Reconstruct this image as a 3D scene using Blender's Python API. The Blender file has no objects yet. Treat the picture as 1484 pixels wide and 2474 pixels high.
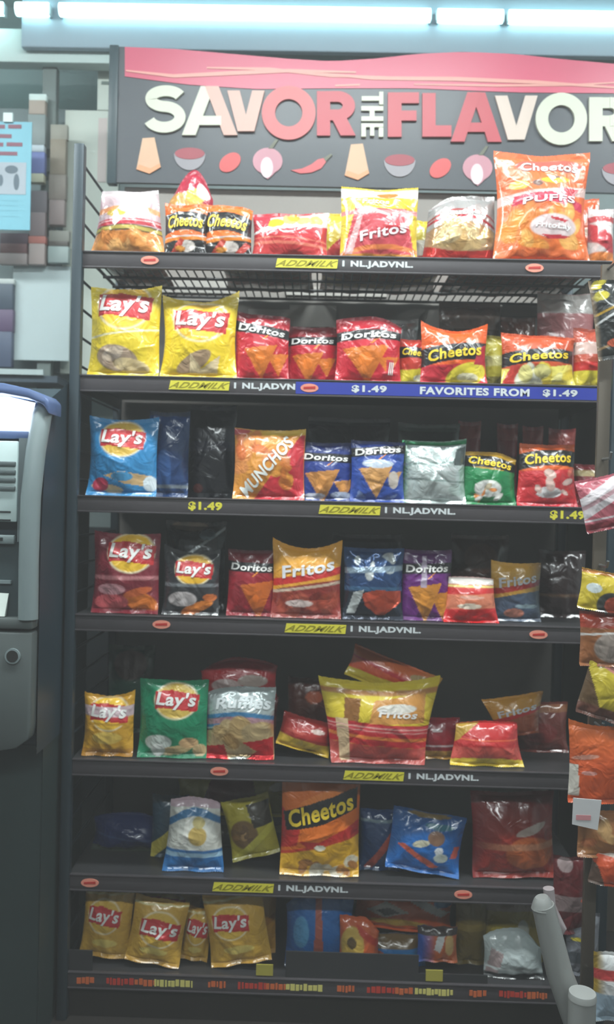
import bpy, bmesh, math, random
import numpy as np
from mathutils import Vector, Matrix

# ------------------------------------------------------------------ camera
F_PX, W_PX, H_PX = 2059.0, 1484.0, 2474.0
YAW, PITCH, ROLL = math.radians(-0.9), math.radians(0.8), math.radians(1.4)
CAM = np.array([0.0, -2.0, 1.245])
fw = np.array([math.sin(YAW) * math.cos(PITCH), math.cos(YAW) * math.cos(PITCH), -math.sin(PITCH)])
r0 = np.array([math.cos(YAW), -math.sin(YAW), 0.0])
u0 = np.cross(r0, fw)
CR = r0 * math.cos(ROLL) + u0 * math.sin(ROLL)
CU = u0 * math.cos(ROLL) - r0 * math.sin(ROLL)
scene = bpy.context.scene
COL = scene.collection
cam_data = bpy.data.cameras.new('camera')
cam_data.sensor_fit = 'VERTICAL'
cam_data.sensor_height = 24.0
cam_data.lens = 24.0 * F_PX / H_PX
cam_data.clip_start = 0.05
cam = bpy.data.objects.new('camera', cam_data)
COL.objects.link(cam)
cam.matrix_world = Matrix(((CR[0], CU[0], -fw[0], CAM[0]), (CR[1], CU[1], -fw[1], CAM[1]), (CR[2], CU[2], -fw[2], CAM[2]), (0, 0, 0, 1)))
scene.camera = cam
cam_data.dof.use_dof = True
cam_data.dof.focus_distance = 1.55
cam_data.dof.aperture_fstop = 2.2

# ------------------------------------------------------------------ world, lights, exposure
world = bpy.data.worlds.new('world')
scene.world = world
world.use_nodes = True
world.node_tree.nodes['Background'].inputs[0].default_value = (0.6, 0.75, 0.8, 1)
world.node_tree.nodes['Background'].inputs[1].default_value = 0.05
_nt = world.node_tree
_haze = _nt.nodes.new('ShaderNodeVolumeScatter')      # thin scatter added to lift the blacks like lens veil
_haze.inputs['Density'].default_value = 0.035
_nt.links.new(_haze.outputs[0], _nt.nodes['World Output'].inputs['Volume'])
scene.view_settings.view_transform = 'Standard'
scene.view_settings.look = 'None'
scene.view_settings.gamma = 1.0
scene.view_settings.use_curve_mapping = False
scene.view_settings.exposure = 0.0
TUBE_EMIT = 5.5         # visible strip light above the rack
AISLE_EMIT = 6.0        # tubes of the ceiling lights over the aisle
AISLE_POWER = 33.0      # light of each ceiling fixture over the aisle
CYC = scene.cycles
CYC.max_bounces = 3
CYC.diffuse_bounces = 2
CYC.glossy_bounces = 2
CYC.transmission_bounces = 0
CYC.use_adaptive_sampling = True
CYC.adaptive_threshold = 0.08
CYC.adaptive_min_samples = 10
CYC.caustics_reflective = False
CYC.caustics_refractive = False

# ------------------------------------------------------------------ helpers
def at(px, py, Y):
    d = fw + CR * ((px - W_PX / 2) / F_PX) - CU * ((py - H_PX / 2) / F_PX)
    t = (Y - CAM[1]) / d[1]
    return CAM + d * t

def lin(c):
    c = np.asarray(c, dtype=float) / 255.0
    return np.where(c <= 0.04045, c / 12.92, ((c + 0.055) / 1.055) ** 2.4)

MATS = {}
def mat(rgb, rough=0.5, metal=0.0, var=0.0, scale=8.0, emit=0.0, bump=0.0, coat=0.0, name=None):
    key = (tuple(rgb), rough, metal, var, scale, emit, bump, coat)
    if key in MATS:
        return MATS[key]
    m = bpy.data.materials.new(name or 'surface_%d' % len(MATS))
    m.use_nodes = True
    nt = m.node_tree
    b = nt.nodes['Principled BSDF']
    c = lin(rgb)
    b.inputs['Base Color'].default_value = (*c, 1)
    b.inputs['Roughness'].default_value = rough
    b.inputs['Metallic'].default_value = metal
    b.inputs['Coat Weight'].default_value = coat
    if emit:
        b.inputs['Emission Color'].default_value = (*c, 1)
        b.inputs['Emission Strength'].default_value = emit
    if var or bump:
        tc = nt.nodes.new('ShaderNodeTexCoord')
        no = nt.nodes.new('ShaderNodeTexNoise')
        no.inputs['Scale'].default_value = scale
        no.inputs['Detail'].default_value = 4.0
        nt.links.new(tc.outputs['Object'], no.inputs['Vector'])
        if var:
            mx = nt.nodes.new('ShaderNodeMix')
            mx.data_type = 'RGBA'
            mx.inputs[6].default_value = (*np.clip(c * (1 - var), 0, 1), 1)
            mx.inputs[7].default_value = (*np.clip(c * (1 + var), 0, 1), 1)
            nt.links.new(no.outputs['Fac'], mx.inputs[0])
            nt.links.new(mx.outputs[2], b.inputs['Base Color'])
        if bump:
            bp = nt.nodes.new('ShaderNodeBump')
            bp.inputs['Strength'].default_value = bump
            bp.inputs['Distance'].default_value = 0.01
            nt.links.new(no.outputs['Fac'], bp.inputs['Height'])
            nt.links.new(bp.outputs['Normal'], b.inputs['Normal'])
    MATS[key] = m
    return m

def film_material(name, rough, metal):
    m = bpy.data.materials.new(name)
    m.use_nodes = True
    nt = m.node_tree
    b = nt.nodes['Principled BSDF']
    at_ = nt.nodes.new('ShaderNodeAttribute')
    at_.attribute_name = 'print'
    nt.links.new(at_.outputs['Color'], b.inputs['Base Color'])
    b.inputs['Roughness'].default_value = rough
    b.inputs['Metallic'].default_value = metal
    b.inputs['Specular IOR Level'].default_value = 0.6
    b.inputs['Coat Weight'].default_value = 0.6
    b.inputs['Coat Roughness'].default_value = 0.08
    tc = nt.nodes.new('ShaderNodeTexCoord')
    no = nt.nodes.new('ShaderNodeTexNoise')
    no.inputs['Scale'].default_value = 26.0
    no.inputs['Detail'].default_value = 2.0
    no.inputs['Distortion'].default_value = 1.2
    nt.links.new(tc.outputs['Object'], no.inputs['Vector'])
    bp = nt.nodes.new('ShaderNodeBump')
    bp.inputs['Strength'].default_value = 0.55
    bp.inputs['Distance'].default_value = 0.01
    nt.links.new(no.outputs['Fac'], bp.inputs['Height'])
    nt.links.new(bp.outputs['Normal'], b.inputs['Normal'])
    return m

FILM = film_material('printed_snack_film', 0.28, 0.0)
FOIL = film_material('printed_foil', 0.24, 0.45)

class MB:
    """collects shapes for ONE mesh object"""
    def __init__(self):
        self.v, self.f, self.mi = [], [], []
    def add(self, vs, fs, mi=0):
        o = len(self.v)
        self.v += [tuple(float(c) for c in p) for p in vs]
        for f in fs:
            self.f.append(tuple(i + o for i in f)); self.mi.append(mi)
    def box(self, x0, x1, y0, y1, z0, z1, mi=0):
        vs = [(x, y, z) for z in (z0, z1) for y in (y0, y1) for x in (x0, x1)]
        self.add(vs, [(0, 2, 3, 1), (4, 5, 7, 6), (0, 1, 5, 4), (2, 6, 7, 3), (0, 4, 6, 2), (1, 3, 7, 5)], mi)
    def prism(self, pts, y0, y1, mi=0):
        """polygon in XZ extruded from y0 (front) to y1 (back)"""
        n = len(pts)
        ar = sum(pts[i][0] * pts[(i + 1) % n][1] - pts[(i + 1) % n][0] * pts[i][1] for i in range(n))
        if ar < 0:
            pts = pts[::-1]
        vs = [(p[0], y0, p[1]) for p in pts] + [(p[0], y1, p[1]) for p in pts]
        fs = [tuple(range(n)), tuple(range(2 * n - 1, n - 1, -1))]
        fs += [(i, i + n, (i + 1) % n + n, (i + 1) % n) for i in range(n)]
        self.add(vs, fs, mi)
    def strip(self, a, b, y0, y1, mi=0):
        """ribbon between polylines a and b (lists of XZ points), extruded"""
        n = len(a)
        vs = [(p[0], y0, p[1]) for p in a] + [(p[0], y0, p[1]) for p in b] + [(p[0], y1, p[1]) for p in a] + [(p[0], y1, p[1]) for p in b]
        fs = []
        for i in range(n - 1):
            fs += [(i, i + 1, n + i + 1, n + i), (2 * n + i, 3 * n + i, 3 * n + i + 1, 2 * n + i + 1),
                   (i, 2 * n + i, 2 * n + i + 1, i + 1), (n + i, n + i + 1, 3 * n + i + 1, 3 * n + i)]
        fs += [(0, n, 3 * n, 2 * n), (n - 1, 3 * n - 1, 4 * n - 1, 2 * n - 1)]
        self.add(vs, fs, mi)
    def tube(self, pts, r, n=10, r2=None, cap=True, mi=0):
        pts = [Vector(p) for p in pts]
        m = len(pts)
        vs = []
        prev = None
        for i, p in enumerate(pts):
            t = (pts[min(i + 1, m - 1)] - pts[max(i - 1, 0)]).normalized()
            a = prev if prev is not None else (Vector((0, 0, 1)) if abs(t.z) < 0.9 else Vector((1, 0, 0)))
            s = t.cross(a).normalized()
            c = s.cross(t).normalized()
            prev = c
            rr = r if r2 is None else r + (r2 - r) * i / (m - 1)
            vs += [p + (s * math.cos(2 * math.pi * k / n) + c * math.sin(2 * math.pi * k / n)) * rr for k in range(n)]
        fs = [(i * n + k, i * n + (k + 1) % n, (i + 1) * n + (k + 1) % n, (i + 1) * n + k) for i in range(m - 1) for k in range(n)]
        if cap:
            fs += [tuple(range(n - 1, -1, -1)), tuple(range((m - 1) * n, m * n))]
        self.add(vs, fs, mi)
    def build(self, name, m, parent=None, bevel=0.0, smooth=False, seg=2):
        me = bpy.data.meshes.new(name)
        me.from_pydata(self.v, [], self.f)
        for x in (m if isinstance(m, (list, tuple)) else [m]):
            me.materials.append(x)
        me.polygons.foreach_set('material_index', self.mi)
        bm = bmesh.new(); bm.from_mesh(me)
        if bevel:
            bmesh.ops.bevel(bm, geom=[e for e in bm.edges if len(e.link_faces) == 2 and e.calc_face_angle(0) > 0.6], offset=bevel, segments=seg, affect='EDGES', profile=0.5)
        bmesh.ops.recalc_face_normals(bm, faces=bm.faces)
        bm.to_mesh(me); bm.free()
        if smooth or bevel:
            me.polygons.foreach_set('use_smooth', [True] * len(me.polygons))
            me.set_sharp_from_angle(angle=math.radians(40))
        o = bpy.data.objects.new(name, me)
        COL.objects.link(o)
        if parent:
            o.parent = parent
            o.matrix_parent_inverse = Matrix.Translation(-parent.location) if parent.type == 'EMPTY' and parent.parent is None and parent.rotation_euler[:] == (0.0, 0.0, 0.0) else Matrix()
        return o

def tag(o, label=None, cat=None, group=None, kind=None):
    if label: o['label'] = label
    if cat: o['category'] = cat
    if group: o['group'] = group
    if kind: o['kind'] = kind
    return o

def thing(name, label, cat, loc=(0, 0, 0), group=None):
    o = bpy.data.objects.new(name, None)
    o.empty_display_size = 0.05
    COL.objects.link(o)
    o.location = tuple(float(c) for c in loc)
    return tag(o, label, cat, group)

TEXTS = {}
def text_tris(s, bold=0.02, maxlen=0.12):
    """2D triangles of a string, normalised to height about 1 (cap height), centred"""
    key = (s, bold, maxlen)
    if key in TEXTS:
        return TEXTS[key]
    cu = bpy.data.curves.new('glyphs', 'FONT')
    cu.body = s
    cu.resolution_u = 3
    cu.offset = bold
    cu.space_character = 1.0 + bold * 2.2
    ob = bpy.data.objects.new('glyphs', cu)
    me = ob.to_mesh()
    bm = bmesh.new(); bm.from_mesh(me)
    ob.to_mesh_clear()
    bpy.data.objects.remove(ob); bpy.data.curves.remove(cu)
    bmesh.ops.triangulate(bm, faces=bm.faces)
    for _ in range(4):
        es = [e for e in bm.edges if e.calc_length() > maxlen]
        if not es: break
        bmesh.ops.subdivide_edges(bm, edges=es, cuts=1)
        bmesh.ops.triangulate(bm, faces=[f for f in bm.faces if len(f.verts) > 3])
    v = np.array([p.co[:2] for p in bm.verts])
    bm.verts.ensure_lookup_table()
    f = [tuple(x.index for x in fc.verts) for fc in bm.faces]
    bm.free()
    lo, hi = v.min(0), v.max(0)
    v = (v - (lo + hi) / 2)
    TEXTS[key] = (v / np.maximum(hi - lo, 1e-6), f)   # unit box -0.5..0.5
    return TEXTS[key]

def flat_text(name, s, x0, x1, z0, z1, Y, m, parent, bold=0.03, shear=0.0, rot=0.0):
    """lettering laid flat on a plane Y, facing the aisle"""
    v, f = text_tris(s, bold, 99.0)
    W, H = x1 - x0, z1 - z0
    if rot:
        a = math.radians(rot); v = v @ np.array([[math.cos(a), math.sin(a)], [-math.sin(a), math.cos(a)]])
        v = v / np.maximum(v.max(0) - v.min(0), 1e-6)
    mb = MB()
    mb.add([((p[0] + shear * p[1]) * W + (x0 + x1) / 2, Y, p[1] * H + (z0 + z1) / 2) for p in v], [t for t in f])
    o = mb.build(name, m, parent)
    return o

# ------------------------------------------------------------------ room
WALL = mat((176, 190, 190), 0.7, var=0.08, scale=3, name='painted_wall')
def struct(name, mb, m, **k):
    return tag(mb.build(name, m, **k), kind='structure')
mb = MB(); mb.box(-3, 3, -4.5, 1.1, -0.06, 0.0)
struct('floor', mb, mat((46, 43, 41), 0.4, var=0.25, scale=5, name='worn_floor'))
mb = MB(); mb.box(-3, 3, -4.5, 1.1, 2.95, 3.0)
struct('ceiling', mb, mat((205, 220, 222), 0.8, var=0.04, name='ceiling_paint'))
mb = MB(); mb.box(-3, 3, 1.0, 1.1, 0, 2.95)
struct('wall_back', mb, WALL)
mb = MB(); mb.box(-3.06, -3, -4.5, 1.1, 0, 2.95)
struct('wall_left', mb, WALL)
mb = MB(); mb.box(3, 3.06, -4.5, 1.1, 0, 2.95)
struct('wall_right', mb, WALL)
mb = MB(); mb.box(-3, 3, -4.56, -4.5, 0, 2.95)
struct('wall_front', mb, mat((120, 116, 112), 0.7, var=0.2, scale=2, name='far_aisle_wall'))
# pale beam along the back wall
zb0, zb1 = at(140, 151, 0.63)[2], at(140, 70, 0.63)[2]
mb = MB(); mb.box(-3, at(277, 130, 0.63)[0] + 0.2, 0.63, 0.68, zb0, zb1)
struct('trim_1', mb, mat((222, 240, 236), 0.6, name='beam_paint'), bevel=0.004)

# ------------------------------------------------------------------ strip light above the rack
def strip_light():
    Y = 0.58
    z = at(742, 33, Y)[2]
    zb = at(742, 116, Y)[2]
    xl, xr = at(45, 60, Y)[0], 1.6
    t = thing('strip_light', 'long fluorescent strip light glowing above the red sign', 'strip light', ((xl + xr) / 2, Y, zb))
    mb = MB(); mb.box(xl, xr, Y + 0.02, Y + 0.045, zb, z + 0.2)
    mb.build('housing', mat((168, 190, 205), 0.45, name='light_housing_enamel'), t, bevel=0.006)
    tm = mat((205, 255, 255), 0.4, emit=TUBE_EMIT, name='lit_tube_glass')
    cap = mat((190, 205, 210), 0.4)
    for a, b, pb in ((-560, 8, 8), (40, 118, 118), (145, 1040, 1040), (1058, 1215, 1215), (1230, 1800, 1800)):
        x0, x1 = at(a, 30, Y)[0], at(b, 30, Y)[0]
        mb = MB(); mb.tube([(x0, Y, z), (x1, Y, z)], 0.019, 16)
        mb.build('tube', tm, t, smooth=True)
        for x in (x0, x1):
            mb = MB(); mb.box(x - 0.005, x + 0.005, Y - 0.004, Y + 0.022, z - 0.016, z + 0.016)
            mb.build('socket', cap, t, bevel=0.002)
strip_light()

def aisle_light(x, y, label, k=1.0):
    t = thing('ceiling_light', label, 'ceiling light', (x, y, 2.93), 'ceiling lights over the aisle')
    mb = MB(); mb.box(x - 0.62, x + 0.62, y - 0.13, y + 0.13, 2.90, 2.95)
    mb.build('housing', mat((215, 222, 222), 0.5), t, bevel=0.004)
    tm = mat((225, 248, 255), 0.4, emit=AISLE_EMIT, name='aisle_tube_glass')
    for dy in (-0.07, 0.07):
        mb = MB(); mb.tube([(x - 0.6, y + dy, 2.872), (x + 0.6, y + dy, 2.872)], 0.019, 12)
        mb.build('tube', tm, t, smooth=True)
    ld = bpy.data.lights.new('ceiling_light_glow', 'AREA')
    ld.shape = 'RECTANGLE'; ld.size = 1.2; ld.size_y = 0.2
    ld.energy = AISLE_POWER * k; ld.color = (0.93, 1.0, 0.99)
    lo = bpy.data.objects.new('ceiling_light_glow', ld); COL.objects.link(lo)
    lo.parent = t; lo.location = (0, 0, -0.085)
aisle_light(0.0, -0.62, 'ceiling light over the aisle in front of the snack rack')
aisle_light(-1.6, -0.62, 'ceiling light over the aisle in front of the cash machine')
aisle_light(1.6, -0.62, 'ceiling light over the aisle right of the snack rack')
aisle_light(-0.8, -2.7, 'ceiling light over the far side of the aisle, left one', 0.85)
aisle_light(0.8, -2.7, 'ceiling light over the far side of the aisle, right one', 0.85)

# ------------------------------------------------------------------ display rack
BLACK = mat((54, 54, 56), 0.4, var=0.15, scale=20, name='black_powder_coat')
DARKM = mat((46, 60, 68), 0.4, 0.2, var=0.1, name='dark_steel')
XL, XR = at(197, 612, 0)[0], at(1479, 632, 0)[0]
SY = [617, 917, 1209, 1497, 1848, 2127, 2364]
SZ = [at(742, y, 0.0)[2] for y in SY]
DEPTH = 0.40
LIPH = 0.040
rack = thing('display_rack', 'tall black snack display rack with seven shelves', 'display rack', ((XL + XR) / 2, 0.2, 0))
xpl = at(183, 900, 0.0)[0]
ztop = at(183, 350, 0.0)[2]
for x, y, zt in ((xpl, 0.0, ztop), (xpl, DEPTH + 0.02, SZ[0] + 0.25), (XR + 0.018, 0.0, SZ[0] - 0.05), (XR + 0.018, DEPTH + 0.02, SZ[0] + 0.25)):
    mb = MB(); mb.box(x - 0.012, x + 0.012, y - 0.012, y + 0.012, 0, zt)
    mb.build('upright', DARKM, rack, bevel=0.003)
rod = None
z = ztop - 0.035
k = 0
while z > 0.1:
    if rod is None:
        mb = MB(); mb.tube([(xpl, 0.012, 0), (xpl, DEPTH + 0.008, 0)], 0.0032, 8)
        rod = mb.build('side_rail', DARKM, rack, smooth=True)
        o = rod
    else:
        o = rod.copy(); COL.objects.link(o)
    o.location.z = z
    z -= 0.068
mb = MB(); mb.box(XL, XR, DEPTH + 0.012, DEPTH + 0.022, 0.06, SZ[0] + 0.3)
mb.build('back_panel', mat((150, 145, 140), 0.6, var=0.12, scale=6, name='grey_back_panel'), rack)
mb = MB(); mb.box(XL, XR, 0.012, 0.03, 0.0, SZ[6] - 0.04)
mb.build('kick_plate', mat((38, 34, 32), 0.5, var=0.2, scale=10), rack)
mb = MB(); mb.box(XL, XR, 0.03, DEPTH, 0.0, 0.02)
mb.build('base', BLACK, rack)

YEL = mat((225, 215, 70), 0.4)
WHT = mat((215, 220, 222), 0.4)
YELD = mat((150, 140, 30), 0.4)
BLU = mat((52, 66, 165), 0.35)
PNK = mat((235, 150, 130), 0.4)
RED = mat((190, 50, 45), 0.4)
def on_lip(px, k):
    """world x on the lip of shelf k for a photograph column"""
    return at(px, SY[k] + 18, -0.004)[0]
LOGOS = {0: (362, 1292), 1: (748,), 3: (390, 1302), 4: (530,), 5: (217, 1120)}
YTAG = {0: (666, 815), 1: (408, 553), 2: (770, 918), 3: (688, 835), 4: (830, 975), 5: (513, 660)}
for k in range(7):
    zk = SZ[k]
    xa, xb = (XL, XR)
    mb = MB()
    if k == 0:       # wire deck: bags show through from below
        n = int((xb - xa) / 0.022)
        for i in range(n + 1):
            x = xa + (xb - xa) * i / n
            mb.tube([(x, 0.004, zk - 0.004), (x, DEPTH, zk - 0.004)], 0.0022, 6)
        for y in (0.1, 0.2, 0.3, DEPTH):
            mb.tube([(xa, y, zk - 0.009), (xb, y, zk - 0.009)], 0.004, 8)
        sh = mb.build('shelf', BLACK, rack, smooth=True)
    else:
        mb.box(xa, xb, 0.004, DEPTH, zk - 0.012, zk - 0.002)
        mb.box(xa, xa + 0.004, 0.004, DEPTH, zk - 0.04, zk - 0.012)
        mb.box(xb - 0.004, xb, 0.004, DEPTH, zk - 0.04, zk - 0.012)
        sh = mb.build('shelf', BLACK, rack)
    mb = MB()
    mb.box(xa, xb, -0.003, 0.004, zk - LIPH, zk)
    mb.box(xa, xb, -0.006, -0.003, zk - 0.004, zk)
    mb.box(xa, xb, -0.006, -0.003, zk - LIPH, zk - LIPH + 0.004)
    def kid(o):
        o.parent = sh; o.matrix_parent_inverse = sh.matrix_parent_inverse.inverted() if False else Matrix.Translation(-Vector(rack.location)).inverted() @ Matrix.Translation(-Vector(rack.location)); return o
    kid(mb.build('price_channel', mat((74, 70, 73), 0.35, var=0.1, scale=15, name='price_channel_plastic'), None, bevel=0.001))
    zc = zk - LIPH / 2
    if k in YTAG:
        a, b = on_lip(YTAG[k][0], k), on_lip(YTAG[k][1], k)
        mb = MB(); mb.prism([(a, zc - 0.0105), (b, zc - 0.0105), (b + 0.002, zc + 0.0105), (a + 0.004, zc + 0.0105)], -0.005, -0.003)
        kid(mb.build('yellow_tag', YEL, None))
        kid(flat_text('tag_lettering', 'ADDMILK', a + 0.006, b - 0.002, zc - 0.007, zc + 0.007, -0.0054, YELD, None, 0.02, 0.1))
        c = b + 0.012
        kid(flat_text('tag_lettering', '1 NL.JADVNL.', c, c + 0.165, zc - 0.009, zc + 0.009, -0.0035, WHT, None, 0.05))
    for px in LOGOS.get(k, ()):
        x = on_lip(px, k)
        mb = MB(); mb.prism([(x + 0.021 * math.cos(i * math.pi / 12), zc + 0.010 * math.sin(i * math.pi / 12)) for i in range(24)], -0.0056, -0.003)
        kid(mb.build('logo_sticker', PNK, None))
        mb = MB(); mb.prism([(x - 0.014, zc - 0.003), (x + 0.014, zc - 0.002), (x + 0.014, zc + 0.004), (x - 0.014, zc + 0.002)], -0.0062, -0.0056)
        kid(mb.build('logo_stripe', RED, None))
    if k == 1:
        a = on_lip(715, 1)
        mb = MB(); mb.box(a, xb, -0.0046, -0.003, zc - 0.014, zc + 0.014)
        kid(mb.build('blue_strip', BLU, None))
        for s, p0, p1 in (('$1.49', 850, 935), ('FAVORITES FROM', 1015, 1280), ('$1.49', 1312, 1396)):
            kid(flat_text('strip_lettering', s, on_lip(p0, 1), on_lip(p1, 1), zc - 0.009, zc + 0.009, -0.0052, WHT, None, 0.04))
    if k == 2:
        for p0, p1 in ((455, 537), (1330, 1415)):
            kid(flat_text('price_lettering', '$1.49', on_lip(p0, 2), on_lip(p1, 2), zc - 0.011, zc + 0.011, -0.0036, YEL, None, 0.05))
    if k == 6:
        cols = {'r': mat((190, 62, 50), 0.45), 'o': mat((205, 105, 60), 0.45), 'y': mat((215, 205, 120), 0.45)}
        for p in (185, 503, 815, 1135):
            for a, b, c in ((0, 42, 'o'), (72, 140, 'r'), (140, 188, 'o'), (188, 280, 'y')):
                if p + a > 1300: continue
                x0, x1 = on_lip(p + a, 6), on_lip(p + b, 6)
                mb = MB()
                rr = random.Random(p + a)
                q0 = x0
                while q0 < x1 - 0.003:
                    q1 = min(x1, q0 + rr.uniform(0.004, 0.011))
                    mb.box(q0, q1, -0.0045, -0.003, zc - rr.uniform(0.005, 0.009), zc + rr.uniform(0.005, 0.009))
                    q0 = q1 + rr.uniform(0.0012, 0.003)
                kid(mb.build('strip_mark', cols[c], None))
# low fence plates in front of the bottom shelf bags
for p0, p1, h in ((155, 222, 0.048), (690, 1012, 0.062), (1012, 1180, 0.02)):
    mb = MB(); mb.box(at(p0, 2340, 0)[0], at(p1, 2340, 0)[0], 0.002, 0.006, SZ[6], SZ[6] + h)
    mb.build('fence_plate', mat((50, 50, 52), 0.4, var=0.1), rack)
for p, q in ((640, 2322), (1050, 2338)):
    c = at(p, q, 0)
    mb = MB(); mb.box(c[0] - 0.02, c[0] + 0.02, -0.001, 0.002, SZ[6] + 0.004, SZ[6] + 0.03)
    mb.build('fence_tag', mat((170, 160, 70), 0.45), rack)
# white cards on the back panel of the second shelf
for p0, p1, y0, y1 in ((380, 570, 672, 708), (690, 935, 690, 716), (1215, 1390, 735, 765), (600, 700, 745, 800), (700, 812, 735, 790)):
    a, b = at(p0, y0, 0.40), at(p1, y1, 0.40)
    mb = MB(); mb.box(a[0], b[0], DEPTH + 0.006, DEPTH + 0.012, min(a[2], b[2]), max(a[2], b[2]))
    mb.build('back_card', mat((185, 182, 176), 0.6), rack)

# ------------------------------------------------------------------ header sign
def sign():
    Y = 0.385
    P = lambda x, y, yy=Y: (at(x, y, yy)[0], at(x, y, yy)[2])
    t = thing('header_sign', 'black header sign with big SAVOR THE FLAVOR lettering above the rack', 'sign', (P(742, 455)[0], Y, P(742, 455)[1]))
    top = [(278, 112), (420, 118), (560, 130), (700, 142), (800, 148), (900, 142), (1010, 130), (1120, 125), (1240, 130), (1360, 143), (1484, 154), (1600, 165)]
    mb = MB()
    bot = [(x, 440 + (x - 278) * 0.0215) for x, _ in top]
    mb.strip([P(*p) for p in top], [P(*p) for p in bot], Y, Y + 0.012)
    mb.build('panel', mat((78, 82, 88), 0.35, var=0.06, scale=4, name='veiled_black_print'), t)  # black panel lightened to grey: veiling glare put into its colour
    mb = MB()
    a, b = P(276, 110), P(276, 445)
    mb.box(a[0] - 0.012, a[0] + 0.014, Y - 0.006, Y + 0.02, b[1], a[1])
    mb.build('frame_post', mat((58, 74, 80), 0.4), t, bevel=0.003)
    # red wave
    mb = MB()
    xs = list(range(302, 1610, 40))
    tp = lambda x: np.interp(x, [p[0] for p in top], [p[1] for p in top])
    lo = lambda x: np.interp(x, [300, 450, 620, 800, 1000, 1250, 1484, 1610], [185, 205, 216, 214, 214, 224, 226, 230])
    mb.strip([P(x, tp(x) + 1) for x in xs], [P(x, lo(x)) for x in xs], Y - 0.002, Y)
    mb.build('red_wave', mat((206, 92, 116), 0.35, var=0.12, scale=3, name='red_wave_print'), t)
    gold = mat((222, 156, 146), 0.4)
    for pts, th in (([(305, 172), (420, 185), (560, 178), (700, 172), (860, 176)], 5), ([(500, 165), (650, 168), (800, 184), (950, 188)], 4),
                    ([(760, 178), (900, 190), (1100, 192), (1300, 200), (1500, 214)], 5), ([(810, 208), (870, 206)], 3), ([(1000, 205), (1200, 208), (1400, 206), (1500, 200)], 3)):
        mb = MB()
        n = len(pts)
        q = [th * (0.25 + 0.75 * math.sin(math.pi * (i + 0.3) / (n - 0.4))) for i in range(n)]
        mb.strip([P(p[0], p[1] - q[i]) for i, p in enumerate(pts)], [P(p[0], p[1] + q[i]) for i, p in enumerate(pts)], Y - 0.0026 - 0.0001 * (th + n), Y - 0.002)
        mb.build('gold_streak', gold, t)
    # letters
    cream, blush, rose, red = (mat(c, 0.4) for c in ((208, 210, 192), (210, 168, 156), (202, 104, 106), (190, 78, 88)))
    dep = [0]
    def front():
        dep[0] = (dep[0] + 1) % 7
        return Y - 0.007 - dep[0] * 0.0003
    def line(mb, x0, y0, x1, y1, th, mi=0):
        """stroke from (x0,y0) to (x1,y1) in letter px, horizontal-cut ends, th = horizontal width"""
        mb.prism([P(x0 - th / 2, y0), P(x0 + th / 2, y0), P(x1 + th / 2, y1), P(x1 - th / 2, y1)], front(), Y, mi)
    def rect(mb, x0, y0, x1, y1, mi=0):
        mb.prism([P(x0, y0), P(x1, y0), P(x1, y1), P(x0, y1)], front(), Y, mi)
    def arc(mb, cx, cy, rx, ry, a0, a1, th, n=24, tv=None):
        tv = tv or th
        A = [math.radians(a0 + (a1 - a0) * i / n) for i in range(n + 1)]
        mb.strip([P(cx + rx * math.cos(t_), cy - ry * math.sin(t_)) for t_ in A], [P(cx + (rx - th) * math.cos(t_), cy - (ry - tv) * math.sin(t_)) for t_ in A], front(), Y)
    def letter(m, f):
        mb = MB(); f(mb); mb.build('letter', m, t)
    def S(mb):
        c = [(402 + 36 * math.cos(math.radians(a)), 241 - 19 * math.sin(math.radians(a))) for a in range(22, 271, 8)]
        c += [(398 + 38 * math.cos(math.radians(a)), 285 - 25 * math.sin(math.radians(a))) for a in range(80, -163, -8)]
        A, B = [], []
        for k in range(len(c)):
            (xa, ya), (xb, yb) = c[max(0, k - 1)], c[min(len(c) - 1, k + 1)]
            L = math.hypot(xb - xa, yb - ya); nx, ny = -(yb - ya) / L, (xb - xa) / L
            A.append(P(c[k][0] + nx * 13.5, c[k][1] + ny * 13)); B.append(P(c[k][0] - nx * 13.5, c[k][1] - ny * 13))
        mb.strip(A, B, front(), Y)
    letter(cream, S)
    def A_(x0, x1, yt, yb, m):
        c = (x0 + x1) / 2
        def f(mb):
            line(mb, c - 5, yt, x0 + 17, yb, 33, 0); line(mb, c + 5, yt, x1 - 17, yb, 33, 1); rect(mb, c - 28, yb - 46, c + 28, yb - 24, 0)
        letter(m, f)
    def V_(x0, x1, yt, yb, m):
        c = (x0 + x1) / 2
        letter(m, lambda mb: (line(mb, x0 + 15, yt, c - 5, yb, 30), line(mb, x1 - 15, yt, c + 5, yb, 30)))
    def R_(x0, x1, yt, yb, m):
        h = yb - yt
        def f(mb):
            rect(mb, x0, yt, x0 + 32, yb)
            arc(mb, x0 + 50, yt + h * 0.33, (x1 - x0) - 52, h * 0.33, -90, 90, 30, tv=26)
            rect(mb, x0 + 30, yt, x0 + 51, yt + 26); rect(mb, x0 + 30, yt + h * 0.66 - 26, x0 + 51, yt + h * 0.66)
            line(mb, x0 + 52, yt + h * 0.58, x1 - 19, yb, 36)
        letter(m, f)
    A_(440, 575, 211, 329, [cream, blush])
    V_(550, 640, 222, 320, blush)
    letter(rose, lambda mb: arc(mb, 698, 275, 65, 65, 0, 360, 32, 40))
    R_(766, 860, 223, 330, red)
    def T_(mb): rect(mb, 916, 225, 926, 256); rect(mb, 874, 235, 916, 246)
    def H_(mb): rect(mb, 873, 259, 926, 270); rect(mb, 893, 268, 905, 286); rect(mb, 873, 284, 926, 295)
    def E_(mb): rect(mb, 873, 301, 885, 333); rect(mb, 885, 301, 926, 309); rect(mb, 885, 313, 922, 321); rect(mb, 885, 325, 926, 333)
    def E2(mb): rect(mb, 873, 301, 926, 310); rect(mb, 873, 310, 884, 333); rect(mb, 894, 310, 904, 331); rect(mb, 915, 310, 926, 333)
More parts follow.
